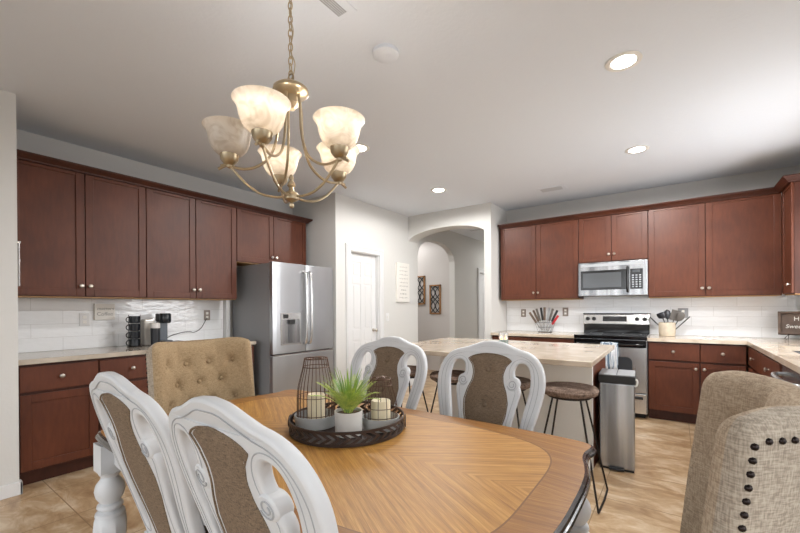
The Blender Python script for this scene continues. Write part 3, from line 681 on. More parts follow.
for (x_, y_), lb in (((3.335, -2.93), 'round brown fabric bar stool seen through the right opening of the right far dining chair'),
                     ((2.87, -2.92), 'round brown fabric bar stool seen between the two far white dining chairs'),
                     ((2.40, -2.91), 'round brown fabric bar stool at the left end of the island')):
    dup(st0, (x_, y_, 0), 0, lb)

# ------------------------------------------------------------------ trash can
t = thing('trash_can', 'tall rectangular stainless step trash can with black lid beside the island', 'trash can', (3.98, -2.2, 0), R(4))
MB().box(-0.12, 0.12, -0.155, 0.155, 0.012, 0.672).build('body', 'steel', t, bevel=0.012, seg=3)
MB().box(-0.115, 0.115, -0.15, 0.15, 0.0, 0.014).build('base', 'black_matte', t)
MB().box(-0.126, 0.126, -0.16, 0.16, 0.672, 0.729).build('lid_rim', 'black_matte', t, bevel=0.006)
MB().box(-0.122, -0.002, -0.155, 0.155, 0.729, 0.737).build('lid', 'fridge_side', t, bevel=0.003)
MB().box(0.002, 0.122, -0.155, 0.155, 0.729, 0.737).build('lid', 'fridge_side', t, bevel=0.003)
MB().tube(smooth_pts([(0.12, -0.14, 0.707), (0.135, -0.14, 0.705), (0.138, -0.14, 0.687), (0.132, -0.14, 0.662), (0.121, -0.14, 0.657)], 3, False), 0.006, 8).build('hinge_clip', 'white_plastic', t, smooth=True)
MB().box(-0.05, 0.05, -0.19, -0.155, 0.01, 0.022).build('pedal', 'black_matte', t, bevel=0.003)

# ------------------------------------------------------------------ dining table
TC = Vector((3.265, -4.665, 0))
Q = [(0.908, 0), (0.907, 0.10), (0.90, 0.2), (0.885, 0.275), (0.870, 0.33), (0.866, 0.385), (0.874, 0.435), (0.872, 0.475), (0.845, 0.502), (0.79, 0.517), (0.65, 0.530), (0.4, 0.535), (0.15, 0.536)]
outline = Q+[(-a, b) for a, b in reversed(Q)]+[(-a, -b) for a, b in Q[1:]]+[(a, -b) for a, b in reversed(Q[1:])]
outline = smooth_pts(outline, 4)
def inset(poly, d):
    out = []; n = len(poly)
    for i in range(n):
        a, b = Vector(poly[i-1]), Vector(poly[(i+1) % n]); tt = (b-a).normalized(); out.append((poly[i][0]-tt.y*d, poly[i][1]+tt.x*d))
    return out
t = thing('dining_table', 'oak-topped dining table with scalloped dark edge and white turned legs', 'table', TC)
prof = [(0.05, 0.713), (0.03, 0.722), (0.018, 0.726), (0.012, 0.732), (0.004, 0.735), (0.0, 0.741), (0.002, 0.748), (0.006, 0.751), (0.009, 0.757), (0.018, 0.760)]
rings = [[(a, b, z) for a, b in inset(outline, d)] for d, z in prof]
mb = MB().ring_loft(rings, 0, True, False)
def scale_in(poly, d): return [(a*(1-d/0.9), b*(1-d/0.53)) for a, b in poly]
o1 = inset(outline, 0.018)
# band inner boundary: smooth oval-cornered line
def band_in(a, b):
    an = math.atan2(b/0.535, a/0.905); c_, s_ = math.cos(an), math.sin(an)
    r_ = (abs(c_)**4.5+abs(s_)**4.5)**(-1/4.5); return (0.79*r_*c_, 0.435*r_*s_)
o2 = [band_in(a, b) for a, b in outline]
mb.ring_loft([[(a, b, 0.760) for a, b in o1], [(a, b, 0.760) for a, b in o2]], 1, False, False)
mb.ring_loft([[(a, b, 0.760) for a, b in o2], [(a*0.994, b*0.990, 0.7599) for a, b in o2]], 3, False, False)
mb.ring_loft([[(a*0.994, b*0.990, 0.7599) for a, b in o2], [(a*0.5, b*0.5, 0.760) for a, b in o2]], 2, False, True)
mb.build('tabletop', ['dark_edge', 'oak_band', 'oak_top', 'inlay'], t)
ap = MB(); ai = inset(outline, 0.055); ap.ring_loft([[(a, b, z) for a, b in ai] for z in (0.63, 0.713)], 0); ap.build('apron', 'chair_white', t, bevel=0.004)
def table_leg(mb, x, y):
    def sq(h, z): return [(x+a*h, y+b*h, z) for a, b in ((-1, -1), (1, -1), (1, 1), (-1, 1))]
    mb.box(x-0.043, x+0.043, y-0.043, y+0.043, 0.60, 0.714)
    mb.lathe([(0.036, 0.60), (0.040, 0.593), (0.036, 0.585), (0.030, 0.575), (0.034, 0.565), (0.048, 0.545), (0.053, 0.52), (0.048, 0.495), (0.036, 0.475), (0.032, 0.468),
              (0.044, 0.462), (0.046, 0.452), (0.038, 0.446), (0.035, 0.438), (0.05, 0.43), (0.052, 0.42)], (x, y, 0), 24)
    mb.lathe([(0.045, 0.42), (0.056, 0.405), (0.060, 0.36), (0.056, 0.28), (0.046, 0.18), (0.040, 0.13)], (x, y, 0), 8)
    mb.lathe([(0.036, 0.13), (0.044, 0.12), (0.044, 0.108), (0.034, 0.10), (0.038, 0.07), (0.05, 0.045), (0.048, 0.015), (0.03, 0.0)], (x, y, 0), 24)
for sx in (-1, 1):
    for sy in (-1, 1):
        l = MB(); table_leg(l, sx*0.802, sy*0.468); l.build('leg', 'chair_white', t, smooth=True)

# ------------------------------------------------------------------ white dining chairs
OUT = [(0, 1.077), (0.053, 1.071), (0.10, 1.055), (0.147, 1.039), (0.192, 1.028), (0.232, 1.006), (0.262, 0.968), (0.278, 0.92), (0.279, 0.865), (0.268, 0.80), (0.252, 0.74), (0.236, 0.68), (0.222, 0.60), (0.214, 0.52), (0.212, 0.44)]
HOLE = [(0.165, 0.993), (0.195, 0.984), (0.215, 0.955), (0.224, 0.91), (0.222, 0.86), (0.211, 0.80), (0.198, 0.74), (0.188, 0.68), (0.180, 0.60), (0.174, 0.545), (0.158, 0.53), (0.135, 0.545), (0.120, 0.60), (0.124, 0.68), (0.138, 0.75), (0.152, 0.81), (0.158, 0.85), (0.140, 0.885), (0.122, 0.92), (0.122, 0.955), (0.138, 0.983)]
SPL = [(0, 1.024), (0.06, 1.016), (0.114, 0.992), (0.09, 0.965), (0.077, 0.925), (0.082, 0.885), (0.102, 0.84), (0.114, 0.79), (0.108, 0.73), (0.09, 0.67), (0.072, 0.60), (0.066, 0.53), (0.066, 0.50)]
SPW = [(0.50, 0.066), (0.53, 0.066), (0.60, 0.072), (0.67, 0.09), (0.73, 0.108), (0.79, 0.114), (0.84, 0.102), (0.885, 0.082), (0.925, 0.077), (0.965, 0.09), (0.992, 0.114), (1.004, 0.098), (1.014, 0.07), (1.021, 0.035), (1.024, 0.006)]
def back_y(z, x=0):      # lean of the back and its slight sideways hollow
    return -0.20-max(0, z-0.46)*0.30+0.15*x*x
def mirror(l, both): return l
def make_chair(loc, rotz, label):
    t = thing('dining_chair', label, 'chair', loc, rotz, 'white dining chairs along the table')
    full = smooth_pts([(a*0.97, b) for a, b in OUT], 4, False); full = full+[(-a, b) for a, b in reversed(full[1:])]
    hr = smooth_pts(HOLE, 4); hl = [(-a, b) for a, b in hr]
    sp = smooth_pts(SPL, 3, False)
    spf = sp+[(-a, b) for a, b in reversed(sp[1:])]
    mb = flat_shape([full, hr, hl, spf], 0.034, 0.010)
    # scroll volutes
    for s_ in (-1, 1):
        mb.lathe([(0.026, -0.021), (0.031, -0.016), (0.031, 0.016), (0.026, 0.021)], (s_*0.130, 0, 0.882), 20, 0, Matrix.Rotation(R(90), 4, 'X'))
        for fy in (-0.0215, 0.0215):
            spr = [(s_*(0.130+(0.024-0.0165*k/22)*math.cos(R(200+k*26))), fy, 0.882+(0.024-0.0165*k/22)*math.sin(R(200+k*26))) for k in range(23)]
            mb.tube(spr, 0.0022, 6, 1)
    # bead lines worked in grey glaze along the openings and the rim
    def inset2(poly, d):
        return inset(poly, d)
    for fy in (-0.0168, 0.0168):
        for lp, d in ((hr, 0.011), (hl, -0.011)):
            # outward from the hole
            area2 = sum(lp[i-1][0]*lp[i][1]-lp[i][0]*lp[i-1][1] for i in range(len(lp)))
            q = inset(lp, -0.011 if area2 > 0 else 0.011)
            mb.tube([(a, fy, b) for a, b in q], 0.0016, 5, 1, closed=True)
        rim = [p for p in full]; a2 = sum(rim[i-1][0]*rim[i][1]-rim[i][0]*rim[i-1][1] for i in range(len(rim)))
        q = inset(rim, 0.016 if a2 > 0 else -0.016)[2:-2]
        q = [p for p in q if p[1] > 0.5]
        n2 = len(q)
        # start at the lowest right point and run over the crest
        k0 = max(range(n2), key=lambda i: math.hypot(q[i][0]-q[i-1][0], q[i][1]-q[i-1][1]))
        q = q[k0:]+q[:k0]
        mb.tube([(a, fy, b) for a, b in q], 0.0016, 5, 1)
    mb.v = [Vector((v.x, v.y+back_y(v.z, v.x), v.z)) for v in mb.v]
    mb.build('back_frame', ['chair_white', 'glaze'], t, smooth=True)
    # upholstered splat
    pf, pb = [], []
    zs = [0.505+0.485*i/34 for i in range(35)]+[0.992, 0.997, 1.002, 1.008, 1.014, 1.019, 1.0235]
    for z in zs:
        hw = lerp_tab(SPW, z)+0.002; top = 0
        rf, rb = [], []
        for j in range(17):
            u_ = -1+2*j/16; x_ = u_*hw
            zz = z
            bul = 0.016*(1-abs(u_)**3)*min(1, (1.02-z)/0.03+0.25)
            for bz in (0.945, 0.775, 0.61):
                bul -= 0.013*math.exp(-((x_**2+(z-bz)**2)/0.0007))
            rf.append((x_, back_y(zz, x_)+0.014+bul, zz)); rb.append((x_, back_y(zz, x_)-0.014-0.008*(1-abs(u_)**3), zz))
        pf.append(rf); pb.append(rb)
    s = MB().grid(pf).grid(pb); so = s.build('back_upholstery', 'linen_brown', t, smooth=True)
    pip = [(lerp_tab(SPW, z)+0.001, z) for z in zs]; pip = pip+[(-a, b) for a, b in reversed(pip)]
    pm = MB()
    for fy in (-0.0175, 0.0175):
        pm.tube([(a, back_y(b, a)+fy, b) for a, b in pip], 0.0028, 6)
    pm.build('piping', 'linen_brown', so, smooth=True)
    for bz in (0.945, 0.775, 0.61):
        MB().lathe([(0.014, -0.004), (0.0145, 0.002), (0.011, 0.007), (0.002, 0.0095)], (0, back_y(bz)+0.021, bz), 14, 0, Matrix.Rotation(R(-90), 4, 'X')).build('button', 'linen_brown', so, smooth=True)
    # seat
    def seat_ring(s_, z): return [(a*s_, b*s_, z) for a, b in SEAT]
    SEAT = smooth_pts([(0.25, 0.20), (0.265, 0.05), (0.24, -0.14), (0.21, -0.215), (0, -0.22), (-0.21, -0.215), (-0.24, -0.14), (-0.265, 0.05), (-0.25, 0.20), (-0.14, 0.25), (0, 0.262), (0.14, 0.25)], 4)
    MB().ring_loft([seat_ring(1, 0.37), seat_ring(1, 0.44)]).build('seat_frame', 'chair_white', t, bevel=0.006)
    MB().ring_loft([seat_ring(0.95, 0.44), seat_ring(0.965, 0.46), seat_ring(0.94, 0.485), seat_ring(0.80, 0.50), seat_ring(0.4, 0.507)]).build('seat', 'linen_brown', t, smooth=True)
    for s_ in (-1, 1):
        fl = MB(); zz = [(0.40, 0.030, 0.20), (0.35, 0.036, 0.212), (0.28, 0.032, 0.217), (0.18, 0.022, 0.212), (0.08, 0.017, 0.207), (0.03, 0.022, 0.215), (0.0, 0.026, 0.222)]
        fl.tube([(s_*0.215*(1+0.0*z), y_, z) for z, r_, y_ in zz], [r_ for z, r_, y_ in zz], 12); fl.build('leg', 'chair_white', t, smooth=True)
        rl = MB(); pth = [(s_*0.192, back_y(0.5), 0.50), (s_*0.193, -0.215, 0.42), (s_*0.195, -0.225, 0.25), (s_*0.198, -0.30, 0.0)]
        rl.ring_loft([[(p[0]+a*h, p[1]+b*h, p[2]) for a, b in ((-1, -1), (1, -1), (1, 1), (-1, 1))] for p, h in zip(pth, (0.019, 0.020, 0.019, 0.016))]); rl.build('leg', 'chair_white', t, bevel=0.004)
    return t
ch0 = make_chair((3.622, -4.935, 0), 0, 'white carved dining chair with its back to us, nearest in front of the tray')
dup(ch0, (3.078, -4.935, 0), 0, 'white carved dining chair with its back to us, leftmost beside the turned table leg')
dup(ch0, (3.585, -4.185, 0), PI, 'white carved dining chair on the far side of the table, nearer the trash can')
dup(ch0, (2.935, -4.195, 0), PI, 'white carved dining chair on the far side of the table, behind the potted fern')

for o in C.objects:
    if o.name.startswith('dining_chair'): o.scale.x = 0.94 if o.location.y < -4.5 else 1.015

# ------------------------------------------------------------------ tufted host chairs
def make_host(loc, rotz, label, front, outer):
    """local +x faces the table"""
    t = thing('tufted_chair', label, 'chair', loc, rotz, 'tufted linen chairs at the table ends')
    HW = 0.26
    def centre(s, z):
        # s in [-1,1] along the U-shaped mid-thickness line (wing tip, bend, back, bend, wing tip)
        wing = lerp_tab([(0.3, 0.05), (0.55, 0.075), (0.8, 0.10), (1.06, 0.12)], z); a = abs(s)
        lean = -(z-0.45)*0.20
        return Vector((wing*max(0, (a-0.42)/0.58)**1.5-0.004*(1-a)+lean, s*HW, 0))
    ZT_ = 1.085
    buttons = []
    for r_i in range(5):
        z = 0.957-0.105*r_i
        cols = (-0.189, -0.063, 0.063, 0.189) if r_i % 2 == 0 else (-0.126, 0.0, 0.126)
        for c_ in cols: buttons.append((c_, z))
    def dimple(y, z):
        d = 0
        for (by, bz) in buttons: d = max(d, math.exp(-((y-by)**2+(z-bz)**2)/0.0006))
        # diagonal pleats
        pl = 0
        if 0.5 < z < 1.0:
            for sgn in (-1, 1):
                q = ((y-0.063)/0.063+sgn*(z-0.957)/0.105)/2; q = q-round(q)
                pl = max(pl, math.exp(-(q*q)/0.003))
        return d*0.024+pl*0.0035
    NZ, NS = 62, 61; TH = 0.033; rings = []; 
    for iz in range(NZ):
        f_ = iz/(NZ-1); z = 0.36+(ZT_-0.36)*min(f_/0.9, 1)*0.94
        if f_ > 0.9: # round the top
            g = (f_-0.9)/0.1; ang = g*PI/2; z = 0.36+(ZT_-0.36)*0.94+(ZT_-0.36)*0.06*math.sin(ang); th = TH*max(0.06, math.cos(ang))
        else: th = TH
        ring_in, ring_out = [], []
        for i in range(NS):
            s = -1+2*i/(NS-1); c0 = centre(s-0.01, z); c1 = centre(s+0.01, z); tan = (c1-c0).normalized(); nr = Vector((tan.y, -tan.x, 0))
            c = centre(s, z); zz = z+(0.008*math.cos(s*PI)*-1 if f_ > 0.6 else 0)*(f_-0.6)/0.4-0.015*max(0, (abs(s)-0.8)/0.2)**2*f_
            tw = th*(1-0.0*abs(s))
            a = c+nr*(tw-dimple(c.y, z)); b = c-nr*tw
            ring_in.append((a.x, a.y, zz)); ring_out.append((b.x, b.y, zz))
        def capp(s, sg):
            c = centre(s, z); c0 = centre(s-0.01, z); c1 = centre(s+0.01, z); tan = (c1-c0).normalized(); nr = Vector((tan.y, -tan.x, 0)); o_ = []
            zz = z+(0.008 if f_ > 0.6 else 0)*(f_-0.6)/0.4-0.015*f_
            for k in range(1, 6):
                an = PI*k/6; v = c+nr*(th*math.cos(an))*(1)+tan*sg*(th*0.55*math.sin(an)); o_.append((v.x, v.y, zz))
            return o_
        rings.append(ring_in+capp(1, 1)+list(reversed(ring_out))+list(reversed(capp(-1, -1))))
    mb = MB(); n = len(rings[0]); mb.ring_loft(rings, 0)
    # outside faces get the outer fabric
    k = 0
    for i in range(len(rings)-1):
        for j in range(n):
            if NS+2 <= j < NS+5+NS+2: mb.m[k] = 1
            k += 1
    bo = mb.build('backrest', [front, outer], t, smooth=True)
    for (by, bz) in buttons:
        s = by/HW; c = centre(s, bz); nr = Vector((1, 0, 0.2))
        MB().lathe([(0.011, -0.004), (0.012, 0.001), (0.009, 0.005), (0.002, 0.007)], (c.x+TH-0.017, by, bz), 12, 0, Matrix.Rotation(R(90), 4, 'Y')).build('button', front, bo, smooth=True)
    # nailheads on the outside, along each wing edge and over the top
    nl = []
    for sg in (-1, 1):
        for i in range(30):
            z = 1.036-0.0225*i
            if z > 0.40: nl.append((sg*1.0, z))
    acc = 0.0; s = 0.955; nl.append((0.945, 1.044)); nl.append((-0.945, 1.044)); s = 0.945
    while s > 0.0:
        s2 = s-0.004; acc += (centre(s2, 1.04)-centre(s, 1.04)).length; s = s2
        if acc > 0.022: nl.append((s, 1.044)); nl.append((-s, 1.044)); acc = 0.0
    for s, z in nl:
        c = centre(s, z); c0 = centre(s-0.01, z); c1 = centre(s+0.01, z); tan = (c1-c0).normalized(); nr = Vector((-tan.y, tan.x, 0)); p = c+nr*(TH)
        mt = Vector((0, 0, 1)).rotation_difference(nr).to_matrix().to_4x4()
        MB().lathe([(0.0062, -0.002), (0.0058, 0.002), (0.0034, 0.0042), (0.0008, 0.005)], p+Vector((0, 0, z)), 8, 0, mt).build('nailhead', 'nail', bo, smooth=True)
    MB().box(-0.02, 0.40, -0.27, 0.27, 0.30, 0.42).build('seat_base', outer, t, bevel=0.02, seg=3)
    MB().box(0.0, 0.41, -0.265, 0.265, 0.42, 0.50).build('seat', front, t, bevel=0.035, seg=4)
    for sx, sy in ((0.36, 0.24), (0.36, -0.24), (0.0, 0.24), (0.0, -0.24)):
        ex = 0 if sx > 0.1 else -0.06
        MB().ring_loft([[(sx+ex*(1-z/0.3)+a*h, sy+b*h, z) for a, b in ((-1, -1), (1, -1), (1, 1), (-1, 1))] for z, h in ((0, 0.014), (0.31, 0.023))]).build('leg', 'dark_edge', t, bevel=0.003)
    return t
make_host((2.24, -4.62, 0), 0, 'tan button-tufted linen chair at the left end of the table near the coffee counter', 'linen_tan', 'linen_grey')
make_host((4.455, -4.612, 0), PI, 'oatmeal linen wingback chair with dark nailheads at the right end of the table', 'linen_oat', 'linen_grey')

# ------------------------------------------------------------------ tray centrepiece
TR = Vector((3.25, -4.545, 0.7602))
t = thing('round_tray', 'large round dark metal tray with chevron cut rim on the table', 'tray', TR)
RT = 0.235
MB().lathe([(0.01, 0.0), (RT-0.002, 0.0), (RT-0.002, 0.006), (0.01, 0.006)], seg=56).build('tray_base', 'tray_iron', t)
rm = MB(); N = 40
for zc in (0.008, 0.052): rm.lathe([(RT-0.003, zc-0.005), (RT+0.002, zc-0.005), (RT+0.002, zc+0.005), (RT-0.003, zc+0.005), (RT-0.003, zc-0.005)], seg=72, cap0=False, cap1=False)
for i in range(N):
    a0 = 2*PI*i/N; da = 2*PI/N
    for (z0, z1, s_) in ((0.012, 0.030, 1), (0.030, 0.048, -1)):
        q = []
        aa0 = a0 if s_ > 0 else a0+da*0.8; aa1 = a0+da*0.8 if s_ > 0 else a0
        for (an, z) in ((aa0, z0), (aa0+da*0.5, z0), (aa1+da*0.5, z1), (aa1, z1)): q.append((an, z))
        vs = [(r_*math.cos(an), r_*math.sin(an), z) for r_ in (RT-0.002, RT+0.001) for an, z in q]
        rm.add(vs, [(0, 1, 2, 3), (7, 6, 5, 4), (0, 4, 5, 1), (1, 5, 6, 2), (2, 6, 7, 3), (3, 7, 4, 0)])
rm.build('rim', 'tray_iron', t)
for an in (R(35), R(215)):
    c = Vector((math.cos(an), math.sin(an), 0)); tg = Vector((-c.y, c.x, 0))
    MB().tube([c*(RT+0.006)+tg*(0.026*math.cos(2*PI*k/20))+Vector((0, 0, 0.03+0.024*math.sin(2*PI*k/20))) for k in range(20)], 0.003, 6, closed=True).build('ring_handle', 'tray_iron', t, smooth=True)
def lantern(loc, rb, rt, h, label, wires, loc_z=0.0):
    t = thing('wire_lantern', label, 'lantern', loc, 0, 'wire candle lanterns on the tray')
    MB().lathe([(rb*0.92, 0), (rb*1.08, 0.004), (rb*1.15, 0.03), (rb*1.17, 0.052), (rb*1.11, 0.052), (rb*1.07, 0.02), (0.01, 0.016)], seg=40).build('dish', 'ceramic_grey', t, smooth=True)
    cg = MB(); prof_ = [(rb*1.02, 0.02), (rb*1.02, h*0.45), (rb*0.96, h*0.60), (rt*1.12, h*0.88), (rt, h)]
    for i in range(wires):
        an = 2*PI*i/wires; cg.tube([(r_*math.cos(an), r_*math.sin(an), z) for r_, z in prof_], 0.0014, 5)
    for r_, z, rr in ((rb*1.02, 0.055, 0.0016), (rb*1.02, h*0.45, 0.0014), (rt*1.12, h*0.88, 0.0018), (rt, h, 0.0024), (rt*0.4, h*1.01, 0.002)):
        cg.tube([(r_*math.cos(2*PI*k/32), r_*math.sin(2*PI*k/32), z) for k in range(32)], rr, 5, closed=True)
    for i in range(4):
        an = 2*PI*i/4; cg.tube([(rt*math.cos(an), rt*math.sin(an), h), (rt*0.4*math.cos(an), rt*0.4*math.sin(an), h*1.01)], 0.0016, 5)
    cg.tube([(rt*1.0*math.cos(a), 0, h+0.0*math.sin(a)) for a in (0, PI)], 0.0016, 5)
    cg.build('wire_cage', 'brown_wire', t, smooth=True)
    return t
def candle(loc, r_, h, label):
    t = thing('pillar_candle', label, 'candle', loc, 0, 'ivory pillar candles in the lanterns')
    MB().lathe([(r_*0.97, 0), (r_, 0.003), (r_, h-0.004), (r_*0.93, h), (r_*0.6, h-0.004), (0.004, h-0.008)], seg=28).build('wax', 'candle_wax', t, smooth=True)
    MB().tube([(0, 0, h-0.01), (0.001, 0, h+0.014)], 0.0013, 6).build('wick', 'wick', t)
L1 = Vector((3.133, -4.612, 0.7664)); L2 = Vector((3.38, -4.485, 0.7664))
lantern(L1, 0.077, 0.048, 0.285, 'tall wire candle lantern with pale dish at the left of the tray', 26)
candle(L1+Vector((0, 0, 0.0165)), 0.036, 0.118, 'ivory pillar candle inside the tall left lantern')
lantern(L2, 0.066, 0.041, 0.205, 'short wire candle lantern with pale dish at the right of the tray', 12)
candle(L2+Vector((0, 0, 0.0165)), 0.040, 0.10, 'ivory pillar candle inside the short right lantern')
# potted fern
PP = Vector((3.325, -4.618, 0.7664))
t = thing('potted_fern', 'green artificial fern in a small white pot at the tray centre', 'plant', PP)
MB().lathe([(0.046, 0), (0.052, 0.003), (0.055, 0.095), (0.051, 0.095), (0.049, 0.078), (0.01, 0.078)], seg=36).build('pot', 'ceramic_white', t, smooth=True)
MB().lathe([(0.048, 0.076), (0.048, 0.084), (0.02, 0.088), (0.004, 0.088)], seg=24).build('soil', 'soil', t, smooth=True)
def frond(mb, az, lean, L, w0, style):
    d = Vector((math.cos(az), math.sin(az), 0)); up = Vector((0, 0, 1)); side = d.cross(up); n = 12; pts = []
    base = Vector((0, 0, 0.08))+d*0.012
    for i in range(n+1):
        s = i/n; ang = lean*(0.35+0.9*s); pts.append(base); base = base+(d*math.sin(ang)+up*math.cos(ang))*(L/n)
    if style == 0:
        mb.grid([[p-side*(w0*math.sin(PI*min(1, 0.12+0.86*i/n))**0.8), p+(d*0.5-up*0.1)*0.002, p+side*(w0*math.sin(PI*min(1, 0.12+0.86*i/n))**0.8)] for i, p in enumerate(pts)])
    else:
        mb.tube(pts, 0.0012, 4)
        for i in range(2, n+1):
            s = i/n; p = pts[i]; tdir = (pts[i]-pts[i-1]).normalized(); ln = w0*2.4*math.sin(PI*min(1, 0.15+0.8*s)); wd = L/n*0.17
            for sg in (-1, 1):
                o_ = side*sg; e_ = p+o_*ln+tdir*0.010
                mb.add([p-tdir*wd*0.6, p+o_*ln*0.55-tdir*wd*0.7+tdir*0.004, e_, p+o_*ln*0.5+tdir*wd*0.9+tdir*0.004, p+tdir*wd*0.6], [(0, 1, 2, 3, 4)])
                if i < n:
                    p2 = (pts[i]+pts[min(i+1, n)])/2; e_ = p2+o_*ln*0.95+tdir*0.010
                    mb.add([p2-tdir*wd*0.6, p2+o_*ln*0.5-tdir*wd*0.7+tdir*0.004, e_, p2+o_*ln*0.5+tdir*wd*0.9+tdir*0.004, p2+tdir*wd*0.6], [(0, 1, 2, 3, 4)])
fr = MB(); rnd = random.Random(3)
for i in range(34): frond(fr, rnd.uniform(0, 2*PI), rnd.uniform(0.12, 0.8), rnd.uniform(0.14, 0.20), 0.0036, 0)
o = fr.build('foliage', 'leaf', t, smooth=True); o['kind'] = 'stuff'
fr = MB()
for i in range(22): frond(fr, i*2.4+rnd.uniform(-.2, .2), rnd.uniform(0.65, 1.6), rnd.uniform(0.13, 0.185), 0.0115, 1)
fr.build('fern_frond', 'leaf_pale', t)

# ------------------------------------------------------------------ chandelier
CH = Vector((3.056, -4.672, 0)); 
t = thing('chandelier', 'brushed brass five-arm chandelier with alabaster glass shades over the table', 'chandelier', CH+Vector((0, 0, H)))
def cb(mb, nm, mt_, parent=t, **k): 
    mb.v = [v-Vector((0, 0, H)) for v in mb.v]; return mb.build(nm, mt_, parent, **k)
cb(MB().lathe([(0.065, H-0.001), (0.065, H-0.012), (0.045, H-0.03), (0.012, H-0.04)], seg=28), 'ceiling_canopy', 'brass', smooth=True)
lk = MB(); z = 2.245; i = 0
while z < H-0.045:
    ax = Vector((1, 0, 0)) if i % 2 == 0 else Vector((0, 1, 0))
    ax = Matrix.Rotation(R(25), 3, 'Z') @ ax
    lk.tube([ax*(0.009*math.cos(2*PI*k/14))+Vector((0, 0, z+0.019*math.sin(2*PI*k/14))) for k in range(14)], 0.0024, 6, closed=True); z += 0.029; i += 1
cb(lk, 'chain', 'brass', smooth=True)
cb(MB().tube(smooth_pts([(0, 0, H-0.04), (0.012, 0, 2.6), (-0.006, 0.005, 2.5), (0.018, 0, 2.42), (0.0, 0.0, 2.35), (0.028, 0, 2.28), (0.01, 0, 2.22)], 6, False), 0.0022, 6), 'cord', 'brass', smooth=True)
cb(MB().tube([(0.018*math.cos(2*PI*k/18), 0, 2.228+0.02*math.sin(2*PI*k/18)) for k in range(18)], 0.003, 6, closed=True), 'loop', 'brass_dark', smooth=True)
cb(MB().lathe([(0.004, 2.218), (0.012, 2.214), (0.02, 2.204), (0.056, 2.196), (0.072, 2.183), (0.074, 2.17), (0.064, 2.16), (0.034, 2.15), (0.034, 2.12), (0.015, 2.10)], seg=36), 'hub', 'brass', smooth=True)
cb(MB().lathe([(0.003, 1.685), (0.010, 1.69), (0.011, 1.70), (0.005, 1.707), (0.014, 1.712), (0.028, 1.72), (0.032, 1.735), (0.026, 1.748), (0.012, 1.755), (0.010, 1.77), (0.018, 1.778), (0.014, 1.79), (0.007, 1.80), (0.011, 1.812), (0.004, 1.825)], seg=24), 'finial', 'brass', smooth=True)
RA = 0.245
for k in range(5):
    an = R(190+72*k)+yaw
    d = Vector((math.cos(an), math.sin(an), 0)); sd_ = Vector((-d.y, d.x, 0))
    def pt(r_, z, s_=0): return d*r_+sd_*s_+Vector((0, 0, z))
    arm = MB()
    arm.tube(smooth_pts([pt(0.040, 2.16), pt(0.05, 2.10), pt(0.052, 2.03), pt(0.062, 1.96), pt(0.09, 1.89), pt(0.14, 1.85), pt(0.19, 1.838), pt(0.235, 1.845), pt(0.258, 1.848), pt(0.288, 1.833)], 5, False), 0.0058, 8)
    arm.tube(smooth_pts([pt(0.02, 1.735), pt(0.06, 1.728), pt(0.12, 1.738), pt(0.17, 1.768), pt(0.21, 1.808), pt(0.235, 1.838), pt(0.255, 1.852), pt(0.28, 1.846)], 5, False), 0.0052, 8)
    ao = cb(arm, 'arm', 'brass', smooth=True)
    c = d*RA
    cup = MB().lathe([(0.004, 1.838), (0.010, 1.842), (0.012, 1.85), (0.022, 1.856), (0.034, 1.872), (0.037, 1.892), (0.033, 1.897), (0.008, 1.89)], (c.x, c.y, 0), 24)
    cb(cup, 'socket_cup', 'brass', ao, smooth=True)
    pr = smooth_pts([(0.030, 1.890), (0.048, 1.897), (0.066, 1.916), (0.077, 1.942), (0.082, 1.966), (0.088, 1.986), (0.101, 2.003)], 3, False)+smooth_pts([(0.099, 2.005), (0.085, 1.987), (0.078, 1.966), (0.073, 1.942), (0.062, 1.919), (0.044, 1.901), (0.027, 1.894)], 3, False)
    sh = MB().lathe(pr, (c.x, c.y, 0), 40, cap0=False, cap1=False); cb(sh, 'glass_shade', 'alabaster', ao, smooth=True)
    lit = k != 0
    b = MB().lathe([(0.010, 1.895), (0.012, 1.915), (0.024, 1.938), (0.027, 1.952), (0.022, 1.968), (0.006, 1.978)], (c.x, c.y, 0), 16)
    cb(b, 'bulb', 'bulb_glow' if lit else 'ceramic_white', ao, smooth=True)
    if lit:
        l = bpy.data.lights.new('bulb_light', 'POINT'); l.energy = 0.75; l.color = (1, 0.975, 0.94); l.shadow_soft_size = 0.02
        lo = bpy.data.objects.new('bulb_light', l); C.objects.link(lo); lo.parent = ao; lo.location = (c.x, c.y, 1.990-H)

# ------------------------------------------------------------------ ceiling fittings
for (x_, y_), lb in (((4.117, -3.049), 'bright round recessed ceiling light nearest the right foreground'), ((4.072, -1.484), 'round recessed ceiling light in front of the back cabinets'),
                     ((1.943, -1.526), 'round recessed ceiling light near the arched doorway'), ((1.992, -3.06), 'round recessed ceiling light glimpsed behind the chandelier shade')):
    t = thing('recessed_light', lb, 'ceiling light', (x_, y_, H), 0, 'recessed ceiling lights')
    MB().lathe([(0.098, 0), (0.098, -0.004), (0.085, -0.008), (0.068, -0.004), (0.066, 0)], seg=36, cap0=False, cap1=False).build('trim_ring', 'white_plastic', t, smooth=True)
    MB().lathe([(0.067, -0.0015), (0.067, -0.003), (0.01, -0.0032)], seg=36).build('lamp', 'lamp_glow', t)
    l = bpy.data.lights.new('downlight', 'SPOT'); l.energy = (19 if x_ < 3 else 34); l.spot_size = R(178); l.spot_blend = 0.25; l.shadow_soft_size = 0.06; l.color = (1, 0.985, 0.965)
    lo = bpy.data.objects.new('downlight', l); C.objects.link(lo); lo.parent = t; lo.location = (0, 0, -0.04)
